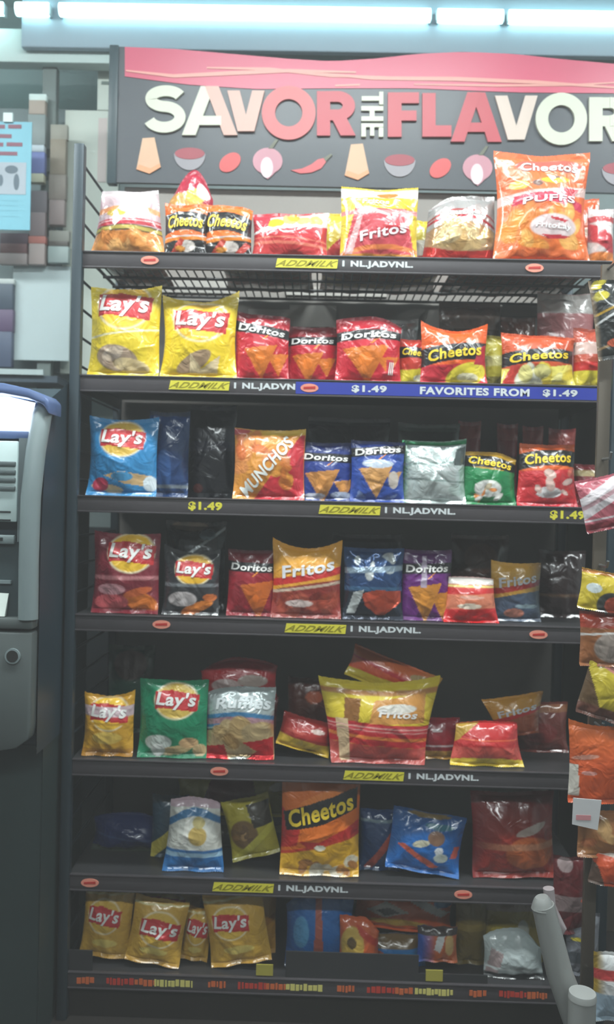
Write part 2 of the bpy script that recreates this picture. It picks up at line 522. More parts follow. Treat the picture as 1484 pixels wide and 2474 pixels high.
    for q in (T_, H_, E2): letter(cream, q)
    letter(red, lambda mb: (rect(mb, 937, 226, 970, 333), rect(mb, 970, 226, 1012, 252), rect(mb, 970, 270, 1006, 294)))
    letter(red, lambda mb: (rect(mb, 1020, 228, 1052, 333), rect(mb, 1052, 306, 1090, 333)))
    A_(1088, 1212, 226, 345, [red, red])
    V_(1195, 1298, 234, 340, mat((214, 196, 184), 0.4))
    letter(cream, lambda mb: arc(mb, 1355, 290, 62, 63, 0, 360, 30, 40))
    R_(1422, 1515, 238, 344, cream)
    # food pictures
    def flat(name, m, pts, d=0.003):
        mb = MB(); mb.prism([P(*p) for p in pts], Y - d, Y); return mb.build(name, m, t)
    def ell(cx, cy, rx, ry, rot=0, n=24, a0=0, a1=360):
        r = math.radians(rot)
        o = []
        for i in range(n if a1 - a0 == 360 else n + 1):
            a = math.radians(a0 + (a1 - a0) * i / n)
            x, y = rx * math.cos(a), -ry * math.sin(a)
            o.append((cx + x * math.cos(r) + y * math.sin(r), cy - x * math.sin(r) + y * math.cos(r)))
        return o
    tan = mat((216, 176, 146), 0.5, var=0.1); tan2 = mat((226, 160, 120), 0.5)
    bowl = mat((150, 146, 152), 0.4); dip = mat((160, 76, 86), 0.5); tom = mat((206, 84, 84), 0.4)
    onion = mat((196, 140, 152), 0.45, var=0.1); onl = mat((226, 206, 212), 0.45); chil = mat((204, 92, 96), 0.35); stem = mat((110, 112, 96), 0.5)
    for dx, dy in ((0, 0), (503, 15)):
        flat('cheese_wedge', tan, [(345 + dx, 335 + dy), (374 + dx, 333 + dy), (389 + dx, 405 + dy), (362 + dx, 421 + dy), (330 + dx, 410 + dy)])
        flat('cheese_edge', tan2, [(330 + dx, 410 + dy), (336 + dx, 398 + dy), (364 + dx, 408 + dy), (386 + dx, 396 + dy), (389 + dx, 405 + dy), (362 + dx, 421 + dy)], 0.004)
    for cx, cy in ((459, 372), (966, 388), (1492, 408)):
        flat('dip_bowl', bowl, ell(cx, cy, 38, 40, 0, 20, 180, 360))
        flat('dip', dip, ell(cx, cy, 36, 14), 0.004)
    for cx, cy in ((556, 393), (1064, 407)):
        flat('tomato', tom, ell(cx, cy, 29, 20, 38))
    for cx, cy in ((647, 394), (1154, 410)):
        flat('onion_bulb', onion, ell(cx, cy - 4, 36, 32) )
        flat('onion_tip', onion, [(cx - 30, cy + 8), (cx + 30, cy + 8), (cx + 12, cy + 30), (cx, cy + 40), (cx - 12, cy + 30)], 0.0035)
        flat('onion_shine', onl, ell(cx - 2, cy + 12, 15, 25), 0.0045)
        flat('onion_stem', stem, [(cx + 2, cy - 34), (cx + 12, cy - 34), (cx + 26, cy - 55), (cx + 20, cy - 57)], 0.004)
    for dx, dy in ((0, 0),):
        flat('chili_pepper', chil, [(703 + dx, 412), (730, 408), (752, 398), (768, 386), (782, 383), (788, 392), (776, 408), (752, 418), (726, 420)])
        flat('chili_stem', stem, [(782, 383), (800, 372), (803, 376), (788, 391)], 0.004)
    # hooks that carry the sign on the rack's back panel
sign()

# ------------------------------------------------------------------ snack bags
def paint(ops, U, V, w, h):
    c = np.zeros((U.size, 3))
    for op in ops:
        k = op[0]
        if k == 'b':
            c[:] = lin(op[1])
        elif k == 'v':                       # band v0..v1, colour, slope, curve
            sl = op[4] if len(op) > 4 else 0; cv = op[5] if len(op) > 5 else 0
            q = V - sl * (U - .5) - cv * (U - .5) ** 2
            soft = op[6] if len(op) > 6 else 0.008
            m = np.clip((q - op[1]) / soft + .5, 0, 1) * np.clip((op[2] - q) / soft + .5, 0, 1)
            c += m[:, None] * (lin(op[3]) - c)
        elif k == 'g':                       # gradient v0 -> v1 towards colour
            m = np.clip((V - op[1]) / (op[2] - op[1]), 0, 1)
            c += m[:, None] * (lin(op[3]) - c)
        elif k == 'h':                       # gradient u0 -> u1 towards colour
            m = np.clip((U - op[1]) / (op[2] - op[1]), 0, 1)
            c += m[:, None] * (lin(op[3]) - c)
        elif k == 'e':
            rot = math.radians(op[6]) if len(op) > 6 else 0
            dx, dy = (U - op[1]) * w, (V - op[2]) * h
            x = dx * math.cos(rot) + dy * math.sin(rot); y = -dx * math.sin(rot) + dy * math.cos(rot)
            d = np.sqrt((x / (op[3] * w)) ** 2 + (y / (op[4] * h)) ** 2)
            m = np.clip((1 - d) / 0.08 + .5, 0, 1)
            c += m[:, None] * (lin(op[5]) - c)
        elif k == 'p':
            pts = op[1]; ins = np.zeros(U.size, bool); n = len(pts)
            for i in range(n):
                (x1, y1), (x2, y2) = pts[i], pts[(i + 1) % n]
                if y1 == y2: continue
                ins ^= ((y1 > V) != (y2 > V)) & (U < (x2 - x1) * (V - y1) / (y2 - y1) + x1)
            c[ins] = lin(op[2])
        elif k == 's':                       # scattered pieces: n, seed, u0,u1,v0,v1, size, colours
            R = random.Random(op[2])
            for _ in range(op[1]):
                cu, cv = R.uniform(op[3], op[4]), R.uniform(op[5], op[6]); r = op[7] * R.uniform(.7, 1.3)
                a = R.uniform(0, 3.14); el = R.uniform(.45, .8); col = lin(R.choice(op[8]))
                dx, dy = (U - cu) * w, (V - cv) * h
                x = dx * math.cos(a) + dy * math.sin(a); y = -dx * math.sin(a) + dy * math.cos(a)
                d = np.sqrt((x / (r * w)) ** 2 + (y / (r * el * w)) ** 2)
                m = np.clip((1 - d) / 0.1 + .5, 0, 1)
                c += m[:, None] * (col * (0.82 + 0.3 * np.clip(1 - d, 0, 1))[:, None] - c)
    return c

def bag_shape(w, h, T, seed, seal=0.05, curl=0.0, ears=(0.0, 0.0), sag=0.02, waist=0.045, crease=1.35, bottom=0.0, fat=0.0):
    R = random.Random(seed)
    lines = [(R.uniform(-1, 1), R.uniform(0.1, 0.9), R.uniform(0, math.pi), R.uniform(.03, .07), R.uniform(-1, 1), R.uniform(.15, .4)) for _ in range(9)]
    ph = [R.uniform(0, 6.28) for _ in range(6)]
    kf = [R.uniform(2.2, 4.2) for _ in range(4)]
    def S(u, v, back=False):
        a = 2 * u - 1
        t = np.clip((v - seal) / (1 - 2 * seal), 0, 1)
        q = np.sin(math.pi * t) ** 0.6 * (1.12 - 0.3 * t + fat * (0.5 - t))
        p = np.clip(1 - np.abs(a) ** 2.3, 0, 1) ** 0.75
        d = T / 2 * q * p
        cr = np.zeros_like(u)
        for cx, cy, an, sg, am, ln in lines:
            dx, dy = (a - cx), (v - cy) * 2 * h / w
            e = dx * math.cos(an) + dy * math.sin(an); g = -dx * math.sin(an) + dy * math.cos(an)
            cr += am * np.exp(-np.abs(e) / (sg * 1.6)) * np.exp(-(g / ln / 1.6) ** 2)
        cr += 0.8 * np.sin(kf[0] * math.pi * a + ph[0]) * np.exp(-t * 5.0) + 0.8 * np.sin(kf[1] * math.pi * a + ph[1]) * np.exp(-(1 - t) * 5.0)
        cr += 0.35 * np.sin(kf[2] * 1.6 * a + 3 * t + ph[2]) * np.sin(4.5 * t + ph[3])
        d = d + cr * 0.05 * T * crease * np.clip(p * 2, 0, 1) * np.clip(t * (1 - t) * 14, 0, 1)
        d = np.maximum(d, 0.0006)
        sealwave = 0.003 * np.sin(kf[3] * 2 * a + ph[4]) * (1 - np.clip(t * (1 - t) * 10, 0, 1))
        x = a * w / 2 * (1 - waist * np.sin(math.pi * t) + bottom * (0.5 - v))
        z = v * h - sag * h * (1 - a * a) * v ** 4 + (ears[0] * np.clip(-a, 0, 1) ** 2 + ears[1] * np.clip(a, 0, 1) ** 2) * h * v ** 5 + 0.012 * h * (1 - a * a) * (1 - v) ** 4 * 0
        y = -curl * h * v ** 2.5 + sealwave - 0.34 * T * np.exp(-v * 7)
        return x, (y + d * 0.8 if back else y - d), z
    return S

def grid_mesh(name, S, ops, w, h, v0, v1, nx, ny, material, both=True, zig=None):
    allv, allc, allf = [], [], []
    off = 0
    for back in (False, True):
        nxx, nyy = (nx, ny) if not back else (max(6, nx // 3), max(2, ny // 3))
        u = np.linspace(0, 1, nxx + 1); v = np.linspace(v0, v1, nyy + 1)
        U, V = np.meshgrid(u, v); U = U.ravel(); V = V.ravel()
        x, y, z = S(U, V, back)
        if zig is not None:
            edge = np.isclose(V, zig)
            z = z + edge * np.where((np.arange(U.size) % 2) == 0, 1, -1) * 0.0009
        allv.append(np.stack([x, y, z], 1))
        allc.append(paint(ops, U, V, w, h))
        i = np.arange(nyy)[:, None] * (nxx + 1) + np.arange(nxx)[None, :]
        i = i.ravel() + off
        q = np.stack([i, i + 1, i + nxx + 2, i + nxx + 1], 1)
        allf.append(q if not back else q[:, ::-1])
        off += U.size
    v = np.concatenate(allv); c = np.concatenate(allc); f = np.concatenate(allf)
    me = bpy.data.meshes.new(name)
    me.vertices.add(len(v)); me.vertices.foreach_set('co', v.astype(np.float32).ravel())
    me.loops.add(f.size); me.loops.foreach_set('vertex_index', f.astype(np.int32).ravel())
    me.polygons.add(len(f)); me.polygons.foreach_set('loop_start', np.arange(0, f.size, 4, dtype=np.int32))
    me.polygons.foreach_set('use_smooth', np.ones(len(f), bool))
    me.update(calc_edges=True)
    at_ = me.attributes.new('print', 'FLOAT_COLOR', 'POINT')
    at_.data.foreach_set('color', np.concatenate([c, np.ones((len(c), 1))], 1).astype(np.float32).ravel())
    me.materials.append(material)
    return me

BAGN = [0]
def bag(label, group, x0, x1, yt, shelf, Y, ops, texts=(), T=None, tilt=0, lean=0, yaw=0, yb=None, name='snack_bag', mt=None, res=2.6, cat='snack bag', zadd=0.0, **shape):
    BAGN[0] += 1
    cx = (x0 + x1) / 2
    sc = (Y - CAM[1]) / F_PX
    w = (x1 - x0) * sc
    if T is None: T = min(0.075, w * 0.42)
    a = math.radians(tilt)
    if yb is None:
        z0 = SZ[shelf] + zadd
        yb = 0
        base = at(cx, SY[shelf], Y)
        base[2] = z0
        # column of the bottom of the bag
        for _ in range(3):
            pass
        H = at(cx, yt, Y)[2] - z0
    else:
        base = at(cx, yb, Y)
        H = base[2] * 0 + at(cx, yt, Y)[2] - base[2]
    s, c = abs(math.sin(a)), math.cos(a)
    wt = w
    if abs(tilt) > 3:   # w and H are the tilted bounding box: recover the bag's own size
        den = max(0.2, c * c - s * s)
        w2 = (w * c - H * s) / den; h2 = (H * c - w * s) / den
        if w2 > 0.3 * w and h2 > 0.3 * H: w, H = w2, h2
    h = H / max(0.4, math.cos(math.radians(lean)))
    seed = int(x0 * 7 + yt * 13)
    S = bag_shape(w, h, T, seed, **shape)
    # rest the lowest corner on the shelf
    root = thing(name, label, cat, (base[0], Y + T / 2, base[2]), group)
    lift = w / 2 * s
    dxc = math.sin(a) * h / 2    # keep the box centred while it tilts about its base
    root.location = (base[0] + dxc * (1 if tilt else 0), Y + T / 2, base[2] + lift)
    root.rotation_euler = (-math.radians(lean), -a * -1 * -1, math.radians(yaw))
    nx = max(12, int(w / sc / res)); ny = max(12, int(h / sc / res))
    sl = shape.get('seal', 0.05)
    material = mt or FILM
    ns = max(2, int(ny * sl))
    for nm, va, vb, n, zg in (('pouch', sl, 1 - sl, ny, None), ('top_seal', 1 - sl, 1, ns, 1.0), ('bottom_seal', 0, sl, ns, 0.0)):
        me = grid_mesh(nm, S, ops, w, h, va, vb, nx, n, material, zig=zg)
        o = bpy.data.objects.new(nm, me); COL.objects.link(o); o.parent = root
    for tx in texts:
        s_, cu, cv, tw, th, col = tx[:6]
        rot = math.radians(tx[6]) if len(tx) > 6 else 0
        bold = min(0.028, 0.5 * (tx[7] if len(tx) > 7 else 0.05))
        arcv = tx[8] if len(tx) > 8 else 0
        v, f = text_tris(s_, bold)
        X = v[:, 0] * tw * w + 0.25 * v[:, 1] * th * h * (0.6); Z = v[:, 1] * th * h - arcv * h * (v[:, 0] * 2) ** 2
        xx = X * math.cos(rot) - Z * math.sin(rot); zz = X * math.sin(rot) + Z * math.cos(rot)
        u = np.clip(cu + xx / w, 0.01, 0.99); vv = np.clip(cv + zz / h, 0.01, 0.99)
        px, py, pz = S(u, vv)
        mb = MB(); mb.add(np.stack([px, py - 0.0020, pz], 1), f)
        me = bpy.data.meshes.new('lettering'); me.from_pydata(mb.v, [], mb.f)
        me.polygons.foreach_set('use_smooth', [True] * len(me.polygons))
        me.materials.append(mat(col, 0.35))
        o = bpy.data.objects.new('lettering', me); COL.objects.link(o); o.parent = root
    return root

# ---- print families
W_, K_ = (238, 236, 232), (24, 22, 26)
def lays(base, pic, cu=.5, cv=.78, r=.33, h_w=1.0, dark=None, tint=(250, 200, 60)):
    ry = r * .72 * h_w
    ops = [('b', base)]
    if dark: ops.append(('g', .55, 0, dark))
    ops += [('e', cu, cv, r * 1.06, ry * 1.06, (240, 225, 190)), ('e', cu, cv, r * .98, ry * .98, tint),
            ('p', [(cu - r * 1.0, cv - ry * .48), (cu - r * .6, cv - ry * .4), (cu + r * 1.0, cv - ry * .62), (cu + r * 1.08, cv + ry * .35), (cu + r * .3, cv + ry * .5), (cu - r * .2, cv + ry * .62), (cu - r * 1.02, cv + ry * .5)], (196, 38, 44)),
            ('p', [(cu - r * .95, cv - ry * .36), (cu + r * .95, cv - ry * .46), (cu + r * 1.0, cv + ry * .26), (cu - r * .95, cv + ry * .4)], (206, 60, 66))]
    return ops + pic, [("Lay's", cu, cv, r * 1.86, ry * .98, W_, -2, .09)]
def doritos(base, cv=.72, chips=((.45, .3, .3), (.75, .22, .22)), slope=-3, chip=(222, 120, 40), dark=(120, 14, 30), wd=.86):
    sl = math.tan(math.radians(slope))
    ops = [('b', base), ('g', .75, 1, dark), ('v', cv - .06, cv + .09, K_, sl * .8)]
    for x, y, r in chips:
        ops += [('p', [(x - r, y + r * .55), (x + r * 1.05, y + r * .75), (x + r * .1, y - r * .95)], chip), ('e', x, y + .1 * r, r * .3, r * .3, tuple(min(255, int(q * 1.12)) for q in chip))]
    ops += [('p', [(.5, cv - .13), (.62, cv - .05), (.68, cv - .02), (.56, cv - .12)], (240, 150, 60))]
    return ops, [('Doritos', .5, cv + .015, wd, .105, W_, slope, .06)]
def cheetos(top, bot, cv=.72, slope=6, wd=.84, th=.17, pic=(), mid=None):
    ops = [('b', top)]
    if mid: ops.append(('v', .3, .6, mid, .1))
    ops += [('v', -1, .34, bot, .12, .2), ('v', cv - th * .75, cv + th * .8, K_, math.tan(math.radians(slope)) * .8, -.25)]
    return ops + list(pic), [('Cheetos', .5, cv, wd, th, (240, 205, 50), slope, .09, .02)]
def fritos(top, bot, cv=.68, slope=8, extra=()):
    ops = [('b', top), ('v', -1, .47, bot, .16, -.1), ('v', cv - .17, cv - .07, (200, 40, 40), .18)]
    return ops + list(extra), [('Fritos', .52, cv, .78, .17, (224, 222, 226), slope, .08)]
def curl_chips(n, seed, v0, v1, size=.12, cols=((226, 132, 50), (236, 160, 70), (210, 110, 40)), u0=.1, u1=.9):
    return ('s', n, seed, u0, u1, v0, v1, size, cols)
TANS = ((222, 186, 128), (206, 164, 104), (232, 202, 150))
def chips(n, seed, v0, v1, size=.16, u0=.1, u1=.9, cols=TANS):
    return ('s', n, seed, u0, u1, v0, v1, size, cols)

# ================= shelf 1 (top)
G = 'snack bags on the top shelf'
bag('snack bag with white and mauve top and orange puffs below, leftmost on the top shelf', G, 222, 384, 446, 0, .02,
    [('b', (206, 176, 182)), ('g', .8, 1, (226, 214, 216)), ('v', .66, .74, (232, 150, 96), 0, -.2), ('e', .32, .62, .16, .06, (214, 176, 70)), ('e', .55, .7, .2, .07, (236, 226, 214)),
     ('v', .44, .53, (196, 52, 66), .02, -.08), ('v', .49, .51, (230, 180, 180), .02, -.08), ('v', .36, .43, (190, 168, 80), 0, -.12), ('v', .345, .365, (70, 56, 40), 0, -.12), ('v', .42, .435, (70, 56, 40), 0, -.12),
     ('v', .03, .345, (232, 150, 78), 0, -.12), curl_chips(26, 3, .08, .3, .1, ((238, 160, 84), (246, 182, 110), (226, 140, 66))), ('v', -1, .03, (240, 226, 214))],
    T=.075, bottom=.28, fat=.4, ears=(-.02, 0))
bag('red snack bag with a tall pointed top corner behind the two orange and black bags', G, 392, 512, 396, 0, .13,
    [('b', (176, 36, 62)), ('v', .55, .72, (210, 150, 70), -.2), ('e', .6, .72, .22, .08, (220, 190, 80)), ('e', .78, .8, .16, .09, (232, 220, 222)), ('e', .3, .55, .2, .08, (236, 228, 226)), ('v', 0, .5, (200, 60, 60))],
    tilt=-4, ears=(-.42, -.3), sag=0, T=.06, waist=-.05)
ck = [('v', .3, .36, (226, 132, 40), .06), ('e', .55, .2, .2, .1, (226, 214, 206)), ('p', [(.1, 0), (.3, 0), (.5, .3), (.4, .34)], (196, 70, 52)), ('e', .4, .15, .12, .05, (226, 150, 60)), ('v', .36, .385, (206, 202, 200), .06)]
o, tx = cheetos((232, 112, 46), (36, 34, 36), cv=.66, th=.24, pic=ck, slope=2)
bag('orange and black snack bag with yellow lettering, beside the leftmost puff bag', G, 392, 497, 484, 0, .03, o, tx, T=.05)
o, tx = cheetos((236, 118, 44), (40, 36, 38), cv=.66, th=.24, pic=ck + [('p', [(.55, .0), (.75, .0), (1, .26), (.9, .3)], (196, 70, 60))], slope=-6)
bag('orange and black snack bag with yellow lettering, sagging beside the squat red bag', G, 486, 606, 484, 0, .035, o, tx, T=.06, ears=(0, -.1))
bag('squat red snack bag with a white and yellow band along its folded top', G, 606, 792, 506, 0, .03,
    [('b', (206, 62, 62)), ('g', .1, .6, (200, 44, 56)), ('v', .7, .93, (222, 218, 206), .16), ('e', .3, .76, .12, .1, (232, 200, 50)), ('s', 7, 4, .4, .9, .78, .9, .07, ((226, 180, 60), (210, 190, 120))), ('v', .64, .7, (230, 222, 220), .16),
     ('v', .3, .36, (226, 120, 100), -.08), ('v', .42, .45, (226, 120, 100), -.08), ('p', [(0, .6), (.2, .7), (.26, 1), (0, 1)], (196, 50, 66))],
    T=.08, ears=(0, .06), sag=-.02)
bag('yellow and red snack bag half hidden behind the tall yellow and pink bag', G, 778, 860, 502, 0, .12,
    [('b', (214, 186, 60)), ('v', 0, .5, (196, 60, 60), .3)], T=.05, tilt=6)
bag('yellow snack bag with a pink trapezoid front and slanted lettering on the top shelf', G, 822, 1010, 442, 0, .03,
    [('b', (224, 196, 50)), ('v', .86, .97, (230, 216, 206)), ('e', .6, .9, .14, .04, (226, 120, 50)), ('p', [(.18, .7), (.85, .7), (.97, .06), (.02, .06)], (206, 74, 84)), ('v', .62, .68, (222, 140, 140), .02), ('v', .02, .1, (216, 150, 50)),
     ('v', .16, .22, (226, 126, 66), .05, -.3), ('p', [(.06, .1), (.16, .1), (.28, .6), (.22, .62)], (226, 176, 176)), ('e', .68, .46, .14, .06, (190, 36, 50))],
    [('Fritos', .55, .38, .62, .13, (232, 222, 224), 12, .07), ('Fritos', .45, .8, .35, .07, (240, 236, 226), 0, .06)], T=.07, ears=(.02, .02), waist=.02)
bag('small yellow and white snack bag peeking out beside the bag of tan crackers', G, 1000, 1062, 526, 0, .12, [('b', (224, 206, 70)), ('v', .3, .6, (232, 228, 214)), ('v', 0, .3, (206, 80, 60))], T=.04)
bag('silver topped snack bag showing tan crackers and a shiny red base', G, 1030, 1206, 456, 0, .06,
    [('b', (202, 196, 194)), ('v', .66, .7, (196, 60, 70), -.05, -.5), ('v', .76, .79, (196, 80, 80), 0, -.6), ('v', .12, .6, (200, 160, 120), 0, -.5), chips(12, 8, .25, .58, .17, .2, .95), ('v', -1, .2, (206, 46, 40), -.02, .3), ('v', -1, .03, (170, 30, 34))],
    [('Ruffles', .55, .74, .6, .08, W_, 4, .06, .03)], T=.08, ears=(-.22, -.02), mt=FOIL, bottom=.2)
bag('large glossy orange bag of cheese puffs, the tallest on the top shelf', G, 1198, 1434, 350, 0, .02,
    [('b', (232, 110, 62)), ('g', .7, 0, (228, 112, 40)), ('e', .56, .87, .36, .075, (186, 96, 84)), ('e', .5, .74, .3, .09, (230, 112, 60)), ('e', .62, .735, .16, .03, (238, 180, 60)), ('e', .22, .68, .1, .04, (240, 190, 90)),
     ('e', .42, .7, .06, .03, (120, 90, 80)), ('e', .62, .76, .05, .012, (100, 86, 80)), ('v', .56, .64, (226, 190, 184), .1), ('p', [(.64, .66), (.9, .66), (.82, .58), (.7, .58)], (200, 40, 60)),
     ('p', [(.14, .5), (.16, .58), (.55, .62), (.95, .54), (.95, .46), (.55, .53)], (206, 52, 80)), curl_chips(30, 5, .12, .46, .1, ((236, 150, 60), (244, 176, 90), (230, 130, 50))),
     ('e', .6, .32, .26, .1, (222, 200, 200)), ('p', [(.46, .25), (.8, .24), (.7, .21), (.55, .21)], (196, 40, 56)), ('p', [(.55, .4), (.76, .37), (.72, .35), (.58, .375)], (196, 40, 56)), ('v', -1, .13, (220, 106, 50), -.05, .2)],
    [('Cheetos', .56, .865, .62, .085, (224, 216, 214), 0, .09, .012), ('PUFFS', .55, .555, .6, .06, (230, 222, 228), 3, .05, .01), ('FritoLay', .6, .315, .4, .06, (240, 236, 236), -3, .05)],
    T=.10, ears=(.02, .02), waist=.1)
bag('white and red snack bag cut off at the right end of the top shelf', G, 1430, 1494, 490, 0, .05,
    [('b', (226, 214, 212)), ('v', .3, .6, (196, 60, 70), -.3), ('v', 0, .25, (226, 130, 60)), ('v', .75, .85, (200, 80, 84))], T=.08)
bag('orange snack bag behind the large bag of cheese puffs', G, 1370, 1452, 470, 0, .14, [('b', (226, 96, 50)), ('v', .5, .6, (226, 200, 180))], T=.05)

# ================= shelf 2
G = 'snack bags on the second shelf'
pot = [('e', .42, .2, .3, .14, (176, 150, 128), -12), ('e', .36, .25, .16, .07, (206, 184, 162), 20), ('e', .62, .12, .26, .08, (226, 200, 150), -10), ('v', .47, .49, (250, 240, 200), .1)]
o, tx = lays((238, 208, 50), pot, .5, .79, .37)
bag('yellow potato chip bag with a potato picture, leftmost on the second shelf', G, 205, 380, 686, 1, .01, o, tx, T=.075, ears=(0, .03))
o, tx = lays((240, 206, 40), [('e', .45, .2, .26, .1, (170, 140, 110), 30), ('p', [(.4, .3), (.55, .12), (.8, .28), (.75, .06), (.4, .06)], (226, 202, 160)), ('v', .02, .06, (246, 210, 60))], .52, .71, .36)
bag('yellow potato chip bag with a sharp right ear, beside the red tortilla chip bags', G, 382, 570, 712, 1, .015, o, tx, T=.07, ears=(.03, .1), sag=.05, waist=.08)
o, tx = doritos((200, 34, 52), .73, ((.48, .3, .3), (.8, .26, .2)), -8)
bag('red tortilla chip bag with a curled top, next to the yellow chip bags', G, 562, 697, 752, 1, .03, o, tx, T=.055, ears=(.04, -.06))
o, tx = doritos((196, 30, 50), .72, ((.4, .3, .32), (.78, .3, .2)), 2)
bag('red tortilla chip bag in the middle of three, set back on the second shelf', G, 692, 815, 784, 1, .06, o, tx, T=.045)
o, tx = doritos((204, 32, 52), .72, ((.45, .32, .36), (.8, .28, .18)), 4)
o += [('p', [(.78, .1), (.9, .1), (.9, .36), (.78, .36)], (206, 60, 70)), ('v', .0, 0.0, W_)]
bag('red tortilla chip bag with white upright marks at its lower right', G, 810, 970, 766, 1, .02, o, tx + [('III', .85, .22, .07, .2, W_, 0, .08)], T=.06, ears=(-.02, -.12), sag=-.05)
cy = [('e', .5, .12, .42, .2, (236, 214, 60)), ('e', .6, .14, .2, .08, (240, 234, 210)), ('e', .4, .05, .2, .05, (246, 226, 120))]
o, tx = cheetos((206, 60, 44), (232, 210, 60), cv=.7, th=.16, pic=cy, slope=-8)
bag('small red and yellow snack bag tucked against the red tortilla chip bags', G, 964, 1052, 816, 1, .05, o, tx, T=.04)
o, tx = cheetos((232, 96, 36), (200, 40, 56), cv=.56, th=.2, pic=[('e', .68, .16, .32, .2, (226, 206, 60), 20), ('e', .7, .12, .16, .08, (236, 226, 190)), ('p', [(.8, .35), (1, .35), (1, .7), (.86, .62)], (190, 32, 56))], slope=9)
bag('bright orange snack bag with yellow lettering and a raised left corner on the second shelf', G, 1018, 1180, 786, 1, .015, o, tx, T=.06, ears=(.12, .08), sag=.06)
bag('dull yellow green snack bag turned sideways on the second shelf', G, 1172, 1246, 806, 1, .06, [('b', (190, 176, 60)), ('v', .4, .6, (206, 196, 130)), ('v', 0, .2, (120, 110, 50))], T=.04)
o, tx = cheetos((206, 84, 44), (236, 220, 110), cv=.58, th=.17, pic=[('p', [(0, .02), (.12, .4), (.3, .36), (.2, .02)], (200, 60, 50)), ('s', 9, 11, .25, .95, .06, .32, .13, ((244, 232, 150), (240, 236, 214), (232, 206, 70)))], slope=6)
bag('orange red snack bag with a pale yellow lower half, right of the yellow green bag', G, 1216, 1394, 802, 1, .02, o, tx, T=.065, ears=(.03, -.06))
bag('red and yellow snack bag at the right end of the second shelf', G, 1392, 1474, 786, 1, .03, [('b', (196, 84, 60)), ('v', .55, .75, (214, 180, 170)), ('v', .28, .42, (206, 44, 40)), ('v', -1, .28, (226, 206, 60)), ('v', -1, .04, (240, 236, 220))], T=.06)
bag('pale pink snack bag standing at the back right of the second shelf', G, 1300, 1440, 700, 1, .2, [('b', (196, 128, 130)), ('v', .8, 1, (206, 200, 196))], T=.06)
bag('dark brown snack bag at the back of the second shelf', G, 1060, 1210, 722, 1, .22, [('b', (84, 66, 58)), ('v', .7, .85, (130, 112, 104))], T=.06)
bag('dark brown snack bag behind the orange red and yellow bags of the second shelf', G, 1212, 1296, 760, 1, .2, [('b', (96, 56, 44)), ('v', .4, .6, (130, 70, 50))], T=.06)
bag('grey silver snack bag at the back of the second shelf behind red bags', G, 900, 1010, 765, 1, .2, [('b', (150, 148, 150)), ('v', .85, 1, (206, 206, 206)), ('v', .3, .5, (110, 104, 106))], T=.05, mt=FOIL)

# ================= shelf 3
G = 'snack bags on the third shelf'
pic = [('p', [(.25, .26), (.5, .32), (.95, .26), (.9, .12), (.55, .16)], (216, 180, 130)), ('e', .52, .25, .16, .06, (70, 150, 200)), ('e', .3, .1, .24, .05, (226, 196, 150), -8), ('e', .2, .14, .12, .09, (190, 50, 80)), ('e', .92, .16, .1, .1, (220, 230, 236))]
o, tx = lays((52, 140, 198), pic, .5, .74, .32, tint=(232, 190, 80))
bag('light blue potato chip bag with an oval logo, leftmost on the third shelf', G, 203, 374, 1008, 2, .015, o, tx, T=.07, ears=(.03, .03))
bag('dark blue chip bag standing right behind the light blue bag', G, 352, 452, 990, 2, .06, [('b', (30, 62, 112)), ('e', .4, .3, .2, .25, (44, 84, 140)), ('v', .1, .14, (120, 130, 140))], T=.05)
bag('blackish blue chip bag in the dark gap of the third shelf', G, 446, 566, 975, 2, .12, [('b', (26, 28, 44)), ('v', .5, .6, (40, 40, 60)), ('e', .25, .1, .1, .05, (110, 40, 40))], T=.05)
bag('orange and red snack bag with a big white diagonal name on the third shelf', G, 560, 735, 1034, 2, .015,
    [('b', (226, 150, 60)), ('p', [(.3, 0), (1, 0), (1, .95), (.92, .9)], (204, 44, 58)), ('v', .92, 1, (232, 190, 80)), curl_chips(12, 21, .4, .85, .13, ((226, 120, 60), (236, 150, 80)), .05, .6), curl_chips(8, 25, .2, .55, .1, ((226, 150, 60), (210, 120, 50)), .6, .85), ('p', [(0, .9), (.25, .96), (.2, 1), (0, 1)], (200, 80, 80))],
    [('MUNCHOS', .47, .47, 1.0, .19, (238, 240, 236), 50, .09)], T=.065, ears=(.01, .01), waist=.03)
o, tx = doritos((36, 58, 138), .72, ((.42, .28, .34), (.85, .22, .2)), -2, (206, 140, 74), (24, 34, 90))
o += [('e', .3, .08, .2, .05, (206, 206, 220)), ('e', .8, .1, .2, .06, (190, 200, 226))]
bag('blue tortilla chip bag next to the white diagonal name bag', G, 722, 850, 1066, 2, .03, o, tx, T=.05)
o, tx = doritos((40, 74, 160), .82, ((.45, .36, .32), (.8, .38, .16)), 6, (206, 150, 90), (28, 44, 100))
o += [('e', .5, .62, .3, .07, (190, 200, 216)), ('e', .8, .36, .1, .14, (214, 200, 190)), ('p', [(.1, .05), (.3, .05), (.15, .2)], (120, 140, 190)), ('p', [(.6, .05), (.8, .05), (.9, .15)], (120, 140, 190))]
bag('blue tortilla chip bag beside the shiny silver bag', G, 846, 978, 1062, 2, .02, o, tx, T=.055, ears=(0, -.03))
bag('shiny silver white chip bag with green edges on the third shelf', G, 972, 1128, 1062, 2, .025, [('b', (212, 222, 220)), ('h', .12, 0, (40, 130, 80)), ('v', .93, 1, (40, 140, 90)), ('v', .62, .66, (150, 168, 164), .06), ('v', .35, .38, (160, 176, 172), -.04), ('e', .85, .22, .12, .1, (190, 206, 200)), ('e', .7, .55, .2, .03, (236, 240, 240)), ('p', [(.8, .6), (1, .62), (1, .9), (.84, .86)], (96, 104, 104))], T=.06, mt=FOIL, crease=1.8, ears=(0, .04))
